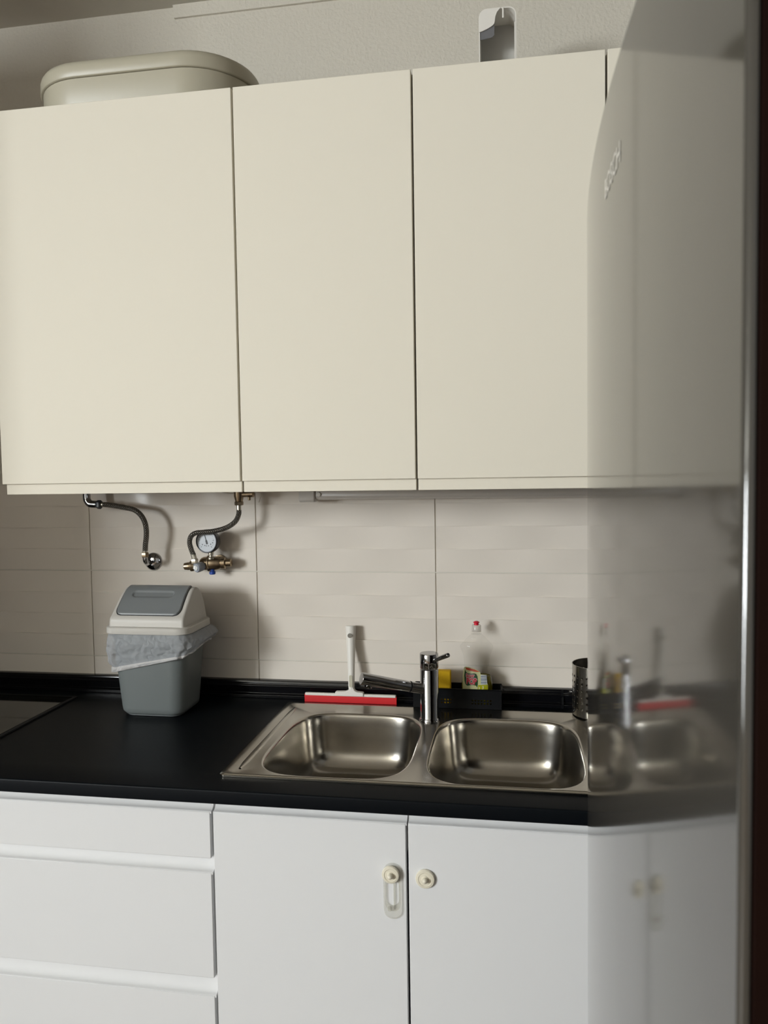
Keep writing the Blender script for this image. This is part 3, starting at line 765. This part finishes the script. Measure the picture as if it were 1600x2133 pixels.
obj('tray', bm, M_['black'], bk)
bm = B()
for a in ((kx0 - .002, kx1 + .002, kyf - .002, kyf + .002), (kx0 - .002, kx0 + .003, kyf, kyb), (kx1 - .003, kx1 + .002, kyf, kyb)): box(bm, *a, kz1 - .002, kz1 + .0012)
obj('rim', bm, M_['black'], bk, bevel=0.001)
# two dark holes on the left end panel
o = obj('yellow_sponge', bx(0.9850, 1.0430, -0.030, -0.008, 0.9105, 1.0015), M_['sponge'], bevel=0.003)
tag(o, 'yellow sponge upright in the black basket behind the tap', 'sponge')

cx, cy = 1.1105, -0.0145
bt = thing('soap_bottle', 'clear washing up liquid bottle with red cap, nearly empty, in the black basket', 'bottle', (cx, cy, 0.91))
BP = [(0.030, 0.9105), (0.037, 0.912), (0.0405, 0.917), (0.0420, 0.928), (0.0420, 0.958), (0.0410, 0.972), (0.0375, 0.990), (0.0335, 1.005), (0.0322, 1.016), (0.0330, 1.030), (0.0360, 1.045), (0.0400, 1.056), (0.0425, 1.0615), (0.0428, 1.0655), (0.0405, 1.0700), (0.0330, 1.0785), (0.0240, 1.0885), (0.0150, 1.0965), (0.0128, 1.0980)]
def b_half_depth(w): return min(w * 0.58, 0.0235) if w > 0.018 else w
def oval(w, z, n=40, k=1.0):
    b = b_half_depth(w) ; mixr = max(0, min(1, (w - 0.0128) / 0.012))
    return [(cx + k * w * math.cos(2 * PI * i / n), cy + k * (b * mixr + w * (1 - mixr)) * math.sin(2 * PI * i / n), z) for i in range(n)]
prof = catmull([(w, z, 0) for w, z in BP], 3)
bm = B(); loft(bm, [oval(p[0], p[1]) for p in prof], True, True)
obj('shell', bm, M_['pet'], bt, smooth=60)
lq = [p for p in prof if p[1] < 0.992]
bm = B(); loft(bm, [oval(p[0], p[1] + (0.0008 if i == 0 else 0), k=0.965) for i, p in enumerate(lq)])
obj('liquid', bm, M_['liquid'], bt, smooth=60)
bm = lathe(B(), [(0.0128, 0), (0.0128, 0.001), (0.0138, 0.0018), (0.0138, 0.003), (0.0122, 0.0038), (0.0122, 0.005), (0.0136, 0.0058), (0.0136, 0.007), (0.0120, 0.0076)], (cx, cy, 1.0975), n=28)
obj('neck_ring', bm, M_['pet'], bt, smooth=30)
cp = obj('cap', lathe(B(), [(0.0120, 0), (0.0120, 0.0155), (0.0108, 0.0170), (0.0, 0.0172)], (cx, cy, 1.1052), n=28), M_['capclear'], bt, smooth=40)
obj('nozzle', lathe(B(), [(0.0062, 0), (0.0060, 0.005), (0.0085, 0.0062), (0.0085, 0.0070), (0.0060, 0.0088), (0.0045, 0.0098), (0, 0.0100)], (cx, cy, 1.1222), n=24), M_['redcap'], cp, smooth=35)
# printed label, wrapped on the front of the bottle. label coords: pixels of the print, 1 unit = 0.00126 m
LS = 0.00126
def on_bottle(u, z, off):
    # width of bottle at z
    w = 0.042
    for (w0, z0), (w1, z1) in zip(BP[:-1], BP[1:]):
        if z0 <= z <= z1: w = w0 + (w1 - w0) * (z - z0) / max(1e-6, z1 - z0)
    b = b_half_depth(w); s = max(0.0, 1 - (u / w) ** 2)
    return Vector((cx + u, cy - b * math.sqrt(s) - off, z))
def L2(px_, py_): return ((px_ - 992.5) * LS, 0.955 + (1436 - py_) * LS)
def patch(name, poly, m, parent, off, step=3.0):
    """polygon in print pixels -> curved patch on the bottle"""
    P = [Vector(p) for p in poly]; dense = []
    for a, b in zip(P, P[1:] + P[:1]):
        k = max(1, int((b - a).length / step))
        dense += [a + (b - a) * i / k for i in range(k)]
    inn = []
    xs = [p.x for p in P]; ys = [p.y for p in P]; yy = min(ys) + step / 2
    while yy < max(ys):
        xx = min(xs) + step / 2
        while xx < max(xs):
            q = Vector((xx, yy))
            if inside(q, [(p.x, p.y) for p in dense]) and min((q - p).length for p in dense) > step * .5: inn.append(q)
            xx += step
        yy += step
    n = len(dense)
    cv2, _, cf2, _, _, _ = mgeo.delaunay_2d_cdt(dense + inn, [(i, (i + 1) % n) for i in range(n)], [], 0, 1e-6)
    bm = B(); v = [bm.verts.new(on_bottle(*L2(p.x, p.y), off)) for p in cv2]
    dl = [(p.x, p.y) for p in dense]
    for f in cf2:
        c = sum((cv2[i] for i in f), Vector((0, 0))) / len(f)
        if inside(c, dl): bm.faces.new([v[i] for i in f])
    for f in bm.faces:
        f.normal_update()
        if f.normal.y > 0: f.normal_flip()
    return obj(name, bm, m, parent, smooth=60)
def wob(cx_, cy_, pts): return [(cx_ + a, cy_ + b) for a, b in pts]
lab = patch('label', [(963.5, 1436), (963.3, 1420), (964, 1400), (966, 1393), (970, 1389.5), (977, 1389), (985, 1390.5), (994, 1394), (1000, 1398), (1001, 1403), (1013, 1404.5), (1013.5, 1420), (1016, 1425), (1016, 1437)], M_['l_cream'], bt, 0.0005)
patch('banner', [(970, 1391.5), (978, 1391.3), (988, 1393), (1000, 1398.2), (988, 1397.6), (971, 1395)], M_['l_orange'], lab, 0.0008)
patch('green_shape', [(968.5, 1396), (971, 1400), (975, 1402.2), (981, 1402), (988, 1401), (992, 1402), (994.5, 1407), (995.5, 1416), (995, 1424), (993.5, 1429.5), (991.5, 1426), (986, 1425), (979, 1426), (973, 1427.5), (969.5, 1425), (967.5, 1418), (967, 1408)], M_['l_green'], lab, 0.0008)
patch('yellow_panel', [(996, 1424.5), (1015.6, 1424.5), (1015.7, 1436.5), (994, 1436.5)], M_['l_lime'], lab, 0.0008)
patch('barcode_panel', [(1001, 1403.5), (1013, 1405), (1014.5, 1423.5), (1001.5, 1423.5)], M_['l_white'], lab, 0.0008)
for k, (y_, h_) in enumerate(((1405.6, 2.0), (1409.2, 1.6), (1412.2, 2.0), (1415.4, 1.3), (1418.3, 2.0), (1421.4, 1.2))):
    patch('barcode_stripe', [(1001.3, y_), (1013.4, y_ + .3), (1013.4, y_ + .3 + h_), (1001.3, y_ + h_)], M_['l_grey'], lab, 0.0011)
patch('figure', [(1004, 1427), (1006.5, 1426.3), (1007.5, 1429), (1006, 1434), (1003.5, 1434.5), (1005, 1430.5)], M_['l_cream'], lab, 0.0011)
patch('leaf', [(998, 1427), (999.5, 1430), (998.8, 1434.5), (997, 1433), (997, 1429)], M_['l_cream'], lab, 0.0011)

def text_mesh(body, size, place, m, name, parent, xs=1.0, bold=0.0, spacing=1.0):
    cu = bpy.data.curves.new(name, 'FONT'); cu.body = body; cu.size = size; cu.offset = bold; cu.space_character = spacing; cu.resolution_u = 3
    o = bpy.data.objects.new(name, cu); COL.objects.link(o)
    dg = bpy.context.evaluated_depsgraph_get(); me = bpy.data.meshes.new_from_object(o.evaluated_get(dg))
    bpy.data.objects.remove(o)
    bm = B(); bm.from_mesh(me); bpy.data.meshes.remove(me)
    x0 = min(v.co.x for v in bm.verts); x1 = max(v.co.x for v in bm.verts); y0 = min(v.co.y for v in bm.verts); y1 = max(v.co.y for v in bm.verts)
    for v in bm.verts: v.co = place((v.co.x - x0) / (x1 - x0), (v.co.y - y0) / (y1 - y0))
    return obj(name, bm, m, parent)
text_mesh('Super', 1, lambda u, v: on_bottle(*L2(970.0 + 19.2 * u, 1412.6 - 1.2 * u - 10.6 * v), 0.0012), M_['l_pink'], 'lettering_outline', lab, bold=0.085)
text_mesh('POP', 1, lambda u, v: on_bottle(*L2(971.2 + 22.6 * u, 1425.2 - 0.6 * u - 14.8 * v), 0.0012), M_['l_pink'], 'lettering_outline', lab, bold=0.10)
text_mesh('Super', 1, lambda u, v: on_bottle(*L2(970.8 + 17.6 * u, 1412.0 - 1.2 * u - 9.4 * v), 0.0015), M_['l_red'], 'lettering', lab, bold=0.03)
text_mesh('POP', 1, lambda u, v: on_bottle(*L2(972.0 + 21.0 * u, 1424.4 - 0.6 * u - 13.2 * v), 0.0015), M_['l_red'], 'lettering', lab, bold=0.045)

# ------------------------------------------------------------ perforated steel utensil holder
uh = thing('utensil_holder', 'perforated steel utensil cylinder behind the sink, half hidden by the fridge', 'holder', (1.412, -0.040, SZ))
hcx, hcy, hr = 1.4120, -0.0400, 0.060; zb0, HH = 0.9072, 0.1265
rows6 = 6; pv = 0.0158; z_h0 = zb0 + 0.0125; ncol = 26; pu = 2 * PI / ncol
bm = B()
def cyl(u, v):
    return (hcx + hr * math.cos(u), hcy + hr * math.sin(u), z_h0 + v)
for i in range(ncol):
    pass
hcells = B()
cache = {}
def V(u, v):
    key = (round(u % (2 * PI), 5) if abs((u % (2 * PI)) - 2 * PI) > 1e-4 else 0.0, round(v, 6))
    if key not in cache: cache[key] = bm.verts.new(cyl(u, v))
    return cache[key]
rh = 0.0035
for i in range(ncol):
    for j in range(rows6):
        cu_, cv_ = (i + .5) * pu, (j + .5) * pv
        ring_o = [(1, 0), (1, 1), (0, 1), (-1, 1), (-1, 0), (-1, -1), (0, -1), (1, -1)]
        ov_ = [V(cu_ + pu / 2 * a, cv_ + pv / 2 * b) for a, b in ring_o]
        hv = [bm.verts.new(cyl(cu_ + rh / hr * math.cos(PI / 6 * k + 0), cv_ + rh * math.sin(PI / 6 * k))) for k in range(12)]
        hv8 = hv
        # fan between 8 outer and 12 inner vertices
        mp = [0, 1.5, 3, 4.5, 6, 7.5, 9, 10.5]
        for k in range(8):
            a0, a1 = mp[k], (mp[k + 1] if k < 7 else 12)
            ks = sorted({math.floor(a0), math.floor(a1)} | set(range(math.ceil(a0), math.floor(a1) + 1)))
            ks = [q for q in range(math.floor(a0 + .5), math.floor(a1 + .5) + 1)]
            bm.faces.new([ov_[k], ov_[(k + 1) % 8]] + [hv[q % 12] for q in reversed(ks)])
# plain bands below and above the holes
for z0_, z1_ in ((zb0, z_h0), (z_h0 + rows6 * pv, zb0 + HH)):
    for i in range(ncol * 2):
        u0, u1 = i * pu / 2, (i + 1) * pu / 2
        bm.faces.new((V(u0, z0_ - z_h0), V(u1, z0_ - z_h0), V(u1, z1_ - z_h0), V(u0, z1_ - z_h0)))
bmesh.ops.recalc_face_normals(bm, faces=bm.faces[:])
if sum((f.calc_center_median().x - hcx) * f.normal.x for f in bm.faces) < 0: bmesh.ops.reverse_faces(bm, faces=bm.faces[:])
obj('cylinder_wall', bm, M_['steel'], uh, smooth=60, solid=0.0012).modifiers.new('split', 'EDGE_SPLIT').split_angle = math.radians(40)
obj('base', lathe(B(), [(hr - .0015, 0), (hr - .0015, 0.0015), (0, 0.0016)], (hcx, hcy, zb0 + .0005), n=48), M_['steel'], uh)
bm = B(); rr_ = [(hcx + hr * math.cos(2 * PI * k / 56), hcy + hr * math.sin(2 * PI * k / 56), zb0 + HH) for k in range(57)]
tube(bm, rr_, 0.0009, 8); obj('rim', bm, M_['steel'], uh, smooth=60)

# ------------------------------------------------------------ child locks on the doors
yk = YL
t = thing('child_lock', 'beige child lock knob with clear hanging strap, on the door next to the drawers', 'lock', (0.967, yk, 0.72), 'child locks on the sink doors')
def lock_knob(c, r, parent):
    k = obj('knob', lathe(B(), [(r * .96, 0.0002), (r, 0.001), (r, 0.0045), (r * .93, 0.0062), (r * .72, 0.0068), (r * .66, 0.0058), (r * .40, 0.0060), (r * .34, 0.0072), (0, 0.0074)], c, (0, -1, 0), 36), M_['beige'], parent, smooth=35)
    obj('button', lathe(B(), [(0.0052, 0.006), (0.0052, 0.0105), (0.0044, 0.0142), (0.0026, 0.0160), (0, 0.0164)], c, (0, -1, 0), 20), M_['beige'], k, smooth=50)
lock_knob((0.9670, yk - 0.0050, 0.7440), 0.0172, t)
bm = B()
def stad2(cx_, z0, z1, r, y, n=14):
    p = [(cx_ + r * math.cos(PI * k / n), y, z1 - r + r * math.sin(PI * k / n)) for k in range(n + 1)]
    return p + [(cx_ - r * math.cos(PI * k / n), y, z0 + r - r * math.sin(PI * k / n)) for k in range(n + 1)]
o1 = [stad2(0.9700, 0.6535, 0.7640, r, y) for r, y in ((0.0180, yk + 0.0002), (0.0188, yk - 0.0020), (0.0180, yk - 0.0046))]
i1 = [stad2(0.9695, 0.6790, 0.7340, r, y) for r, y in ((0.0125, yk - 0.0046), (0.0117, yk - 0.0024), (0.0125, yk - 0.0002))]
vs = loft(bm, o1 + i1, False, False)
n = len(vs[0])
for i in range(n): bm.faces.new((vs[-1][i], vs[-1][(i + 1) % n], vs[0][(i + 1) % n], vs[0][i]))
bmesh.ops.recalc_face_normals(bm, faces=bm.faces[:])
st = obj('strap', bm, M_['clearstrap'], t, smooth=50, label='clear plastic loop')
bm = B()
loft(bm, [[(x, y, z) for x, z in rrect(0.9715, 0.9755, 0.672, 0.742, 0.0018, 4)] for y in (yk - 0.0003, yk - 0.0038)])
obj('rib', bm, M_['clearstrap'], st)
obj('thumb_grip', prism(B(), rrect(0.9600, 0.9680, 0.6690, 0.6790, 0.003, 5), yk - 0.0062, yk - 0.0046, 'y'), M_['clearstrap'], st)
t = thing('child_lock', 'round beige child lock knob without strap, on the door beside the fridge', 'lock', (1.034, yk, 0.738), 'child locks on the sink doors')
lock_knob((1.0340, yk - 0.0002, 0.7380), 0.0186, t)
obj('mount', lathe(B(), [(0.0175, 0.0001), (0.0175, 0.0012), (0.0, 0.0013)], (1.0340, yk, 0.7380), (0, -1, 0), 30), M_['beige'], t)

# ------------------------------------------------------------ plumbing under the wall cabinets
hz = thing('water_hose', 'dark braided hose with chrome bend, from under the cabinet to the chrome wall flange', 'hose', (0.1, -0.03, 1.48), 'braided water hoses on the tiles')
path = catmull([(0.029, -0.03, 1.489), (0.029, -0.03, 1.470), (0.0305, -0.03, 1.458), (0.038, -0.03, 1.4485), (0.050, -0.03, 1.4465), (0.060, -0.03, 1.4462)], 6)
obj('chrome_bend', tube(B(), path, 0.0105, 20), M_['chrome'], hz, smooth=60)
obj('nut', hexnut(B(), (0.060, -0.03, 1.4460), (1, 0, -0.03), 0.0125, 0.013), M_['bezel'], hz, smooth=30)
obj('ferrule', lathe(B(), [(0.0062, 0), (0.0062, 0.016)], (0.073, -0.03, 1.4455), (1, 0, -0.05), 16), M_['nickel'], hz)
path = catmull([(0.080, -0.03, 1.4455), (0.100, -0.031, 1.4440), (0.146, -0.034, 1.4365), (0.172, -0.036, 1.4310), (0.190, -0.036, 1.4190), (0.2025, -0.036, 1.400), (0.2070, -0.035, 1.378), (0.2060, -0.034, 1.355), (0.2020, -0.032, 1.335), (0.1995, -0.030, 1.317)], 6)
obj('braided_hose', tube(B(), path, 0.0072, 16, uv=True), M_['braid'], hz, smooth=60)
obj('ferrule', lathe(B(), [(0.0068, 0), (0.0068, 0.016)], (0.1990, -0.030, 1.318), (0, 0, -1), 16), M_['nickel'], hz)
obj('nut', hexnut(B(), (0.1988, -0.030, 1.3120), (0.02, 0, -1), 0.0105, 0.014), M_['brass'], hz, smooth=30)
path = catmull([(0.199, -0.030, 1.299), (0.199, -0.0295, 1.291), (0.1975, -0.022, 1.2835), (0.1955, -0.010, 1.2800), (0.1935, 0.010, 1.279)], 6)
obj('wall_bend', tube(B(), path, 0.0072, 16), M_['chrome'], hz, smooth=60)
obj('wall_flange', lathe(B(), [(0.0255, -0.0005), (0.0255, 0.002), (0.022, 0.0055), (0.014, 0.009), (0.010, 0.0105), (0.0, 0.011)], (0.1915, Y1 - 0.001, 1.279), (0, -1, 0), 36), M_['chrome'], hz, smooth=50)

h2 = thing('water_hose', 'silver braided hose with brass shut-off, looping over the pressure gauge', 'hose', (0.48, -0.04, 1.48), 'braided water hoses on the tiles')
obj('brass_fitting', lathe(B(), [(0.0135, 0), (0.0135, 0.020), (0.011, 0.030), (0.010, 0.034)], (0.479, -0.04, 1.4855), (0, 0, -1), 20), M_['brass'], h2, smooth=40)
vt_ = obj('valve_tee', lathe(B(), [(0.008, 0), (0.008, 0.022), (0.0095, 0.023), (0.0095, 0.030), (0.006, 0.032)], (0.490, -0.04, 1.4700), (1, 0, 0.05), 16), M_['brass'], h2, smooth=35)
obj('screw', lathe(B(), [(0.0040, 0), (0.0040, 0.008), (0.003, 0.009)], (0.508, -0.04, 1.463), (0, 0, -1), 12), M_['brass'], vt_)
obj('nut', hexnut(B(), (0.479, -0.04, 1.4515), (0, 0, -1), 0.0120, 0.0105), M_['brass'], h2, smooth=30)
obj('ferrule', lathe(B(), [(0.0062, 0), (0.0062, 0.022)], (0.4785, -0.04, 1.4420), (0, 0, -1), 16), M_['nickel'], h2)
path = catmull([(0.4785, -0.040, 1.428), (0.4775, -0.041, 1.416), (0.4700, -0.044, 1.3990), (0.4540, -0.047, 1.3860), (0.4320, -0.050, 1.3770), (0.4050, -0.052, 1.3715), (0.3790, -0.052, 1.3690), (0.3580, -0.051, 1.3670), (0.3440, -0.050, 1.3580), (0.3385, -0.048, 1.3410), (0.3420, -0.045, 1.3200), (0.3470, -0.043, 1.3060)], 6)
obj('braided_hose', tube(B(), path, 0.0068, 16, uv=True), M_['braid'], h2, smooth=60)
obj('ferrule', lathe(B(), [(0.0070, 0), (0.0070, 0.016)], (0.3460, -0.0432, 1.3080), (0.25, 0.0, -1), 16), M_['nickel'], h2)
obj('nut', hexnut(B(), (0.3490, -0.0432, 1.2965), (0.05, 0, -1), 0.0105, 0.013), M_['nickel'], h2, smooth=30)

pr = thing('pressure_valve', 'brass pressure valve with round white gauge mounted on the tiles', 'valve', (0.40, 0.0, 1.28))
obj('valve_body', lathe(B(), [(0.012, 0), (0.016, 0.004), (0.0185, 0.010), (0.0195, 0.030), (0.0185, 0.050), (0.0150, 0.058), (0.0165, 0.060), (0.0165, 0.070), (0.011, 0.072), (0.011, 0.086), (0.008, 0.088)], (0.352, -0.010, 1.2790), (1, 0.1, 0.02), 28), M_['brass'], pr, smooth=30)
obj('collar', lathe(B(), [(0.020, 0), (0.0225, 0.002), (0.0225, 0.005), (0.020, 0.007)], (0.372, -0.008, 1.2795), (1, 0.1, 0.02), 28), M_['brass'], pr, smooth=30)
obj('wall_pipe', lathe(B(), [(0.011, 0), (0.011, 0.034), (0.019, 0.035), (0.020, 0.043)], (0.392, -0.008, 1.2795), (0, 1, 0), 24), M_['brass'], pr, smooth=35)
obj('brass_outlet', lathe(B(), [(0.0135, 0), (0.0140, 0.010), (0.0150, 0.012), (0.0150, 0.018), (0.0110, 0.021), (0.0110, 0.026), (0.0095, 0.036), (0.0085, 0.037), (0, 0.037)], (0.346, -0.018, 1.2745), (-1, -0.08, -0.06), 20), M_['brass'], pr, smooth=35)
kn = obj('grey_knob', lathe(B(), [(0.0100, 0), (0.0125, 0.004), (0.0135, 0.016), (0.0135, 0.022), (0.0120, 0.0245), (0, 0.0250)], (0.366, -0.026, 1.2745), (-0.45, -0.85, -0.12), 24), M_['greyknob'], pr, smooth=35)
obj('knob_cap', lathe(B(), [(0.0075, 0), (0.0072, 0.0012), (0.0, 0.0014)], Vector((0.366, -0.026, 1.2745)) + Vector((-0.45, -0.85, -0.12)).normalized() * 0.0250, (-0.45, -0.85, -0.12), 20), M_['l_white'], kn)
obj('inlet_stub', lathe(B(), [(0.0085, 0), (0.0085, 0.012), (0.0100, 0.013), (0.0100, 0.018)], (0.349, -0.038, 1.268), (0, 0.2, 1), 16), M_['nickel'], pr, smooth=35)
obj('blue_plug', lathe(B(), [(0.0060, 0), (0.0060, 0.005), (0.0085, 0.006), (0.0085, 0.0125), (0.0070, 0.014), (0, 0.0141)], (0.387, -0.012, 1.2635), (0, 0, -1), 12), M_['blue'], pr, smooth=35)
obj('gauge_stem', lathe(B(), [(0.0090, 0), (0.0090, 0.004), (0.0060, 0.006), (0.0060, 0.012), (0.0078, 0.013), (0.0078, 0.020)], (0.3865, -0.018, 1.2925), (0, 0, 1), 16), M_['nickel'], pr, smooth=30)
gd = Vector((-0.12, -1.0, 0.02)).normalized(); gc = Vector((0.3835, -0.012, 1.3425))
gg = obj('gauge', lathe(B(), [(0.026, 0), (0.0315, 0.002), (0.0325, 0.006), (0.0325, 0.022), (0.0310, 0.0245), (0.0292, 0.0245), (0.0288, 0.0215), (0, 0.0214)], gc, gd, 44), M_['bezel'], pr, smooth=30)
fc = gc + gd * 0.0218
obj('dial', lathe(B(), [(0.0287, 0), (0.0287, 0.0002), (0, 0.0003)], fc, gd, 44), M_['dial'], gg)
gu = (Vector((0, 0, 1)) - gd * gd.z).normalized(); gr = gu.cross(gd) * -1
gr = gd.cross(gu) * -1
if gr.x < 0: gr = -gr
def dmark(bm, r0, r1, ang, w, off=0.0006):
    t_ = gr * math.sin(ang) + gu * math.cos(ang); s_ = gr * math.cos(ang) - gu * math.sin(ang); p = fc + gd * off
    bm.faces.new([bm.verts.new(q) for q in (p + t_ * r0 - s_ * w, p + t_ * r0 + s_ * w, p + t_ * r1 + s_ * w, p + t_ * r1 - s_ * w)])
bm = B()
for k in range(21):
    a = -2.35 + 4.7 * k / 20; dmark(bm, 0.0215 if k % 4 else 0.0195, 0.0240, a, 0.0003 if k % 4 else 0.0006)
for k, (rr2, a) in enumerate(((0.0135, 2.7), (0.0125, -2.75), (0.0150, 2.1), (0.0150, -2.2), (0.0125, 3.14), (0.0190, 1.75))): dmark(bm, rr2 - .0012, rr2 + .0012, a, 0.0014)
for f in bm.faces:
    f.normal_update()
    if f.normal.dot(gd) < 0: f.normal_flip()
obj('scale_marks', bm, M_['ink'], gg)
bm = B(); dmark(bm, -0.007, 0.018, -0.28, 0.0007, 0.0016); dmark(bm, -0.008, 0.003, -0.28, 0.0022, 0.0014)
for f in bm.faces:
    f.normal_update()
    if f.normal.dot(gd) < 0: f.normal_flip()
obj('needle', bm, M_['ink'], gg)
# thin cable under the cabinet edge
o = obj('thin_cable', tube(B(), catmull([(0.385, 0.022, 1.484), (0.41, 0.020, 1.4735), (0.44, 0.018, 1.470), (0.47, 0.018, 1.4735), (0.52, 0.018, 1.472), (0.513, 0.024, 1.446)], 6), 0.0013, 8), M_['white'], smooth=60)
tag(o, 'thin white cable sagging beside the brass shut-off under the wall cabinet', 'cable')

# ------------------------------------------------------------ fridge
FR = thing('tall_fridge', 'tall silver fridge with curved glossy door and dark side', 'fridge', (1.65, -1.41, 0))
CX_, CY_, RR_ = 4.35485, -1.40754, 3.08
yA, yB = -1.108, -1.7085          # far and near edge of the doors
def door_plan(inset=0.0, depth=0.0042, r=0.0030):
    pts = []; n = 40
    for k in range(n + 1):
        y = yA - r + (yB + r - (yA - r)) * k / n
        pts.append((CX_ - math.sqrt(RR_ ** 2 - (y - CY_) ** 2), y))
    # near rounded edge
    xe = pts[-1][0]; xs_ = pts[0][0]
    near = [(xe + r - r * math.cos(PI / 2 * k / 8), yB + r - r * math.sin(PI / 2 * k / 8)) for k in range(1, 9)]
    far = [(xs_ + r - r * math.cos(PI / 2 * k / 8), yA - r + r * math.sin(PI / 2 * k / 8)) for k in range(8, 0, -1)]
    back = [(xe + depth, yB), (xs_ + depth, yA)]
    return far + pts + near + back
def off_ring(pl, z, g):
    # move the front edge back by g for a small top bevel
    return [(x + g, y, z) for x, y in pl]
for z0, z1, nm in ((0.72, 1.800, 1), (0.045, 0.712, 0)):
    d = obj('door', bx(1.2945, 1.352, yB + 0.0008, yA - 0.0008, z0 + 0.001, z1 - 0.001), M_['fridgedark'], FR, bevel=0.001, label='dark door core')
    pl = door_plan(); bm = B()
    loft(bm, [off_ring(pl, z0, 0.002), off_ring(pl, z0 + 0.002, 0), off_ring(pl, z1 - 0.002, 0), off_ring(pl, z1, 0.002)])
    bmesh.ops.recalc_face_normals(bm, faces=bm.faces[:])
    fp = obj('front_panel', bm, M_['fridge'], d, smooth=30, label='glossy silver curved front')
    if nm:
        def plc(u, v):
            y = -1.4052 - 0.0748 * u; x = CX_ - math.sqrt(RR_ ** 2 - (y - CY_) ** 2)
            return Vector((x - 0.0004, y, 1.7268 + 0.0142 * v))
        text_mesh('BOSCH', 1, plc, M_['logo'], 'lettering', d, bold=0.01)
obj('body', bx(1.358, 1.955, yB + 0.004, yA - 0.004, 0.02, 1.798), M_['fridgedark'], FR, bevel=0.004, label='dark brown side panels')
for x, y in ((1.40, yB + .05), (1.40, yA - .05), (1.91, yB + .05), (1.91, yA - .05)):
    obj('foot', lathe(B(), [(0.02, 0), (0.02, 0.016), (0.012, 0.021)], (x, y, 0), n=16), M_['black'], FR)
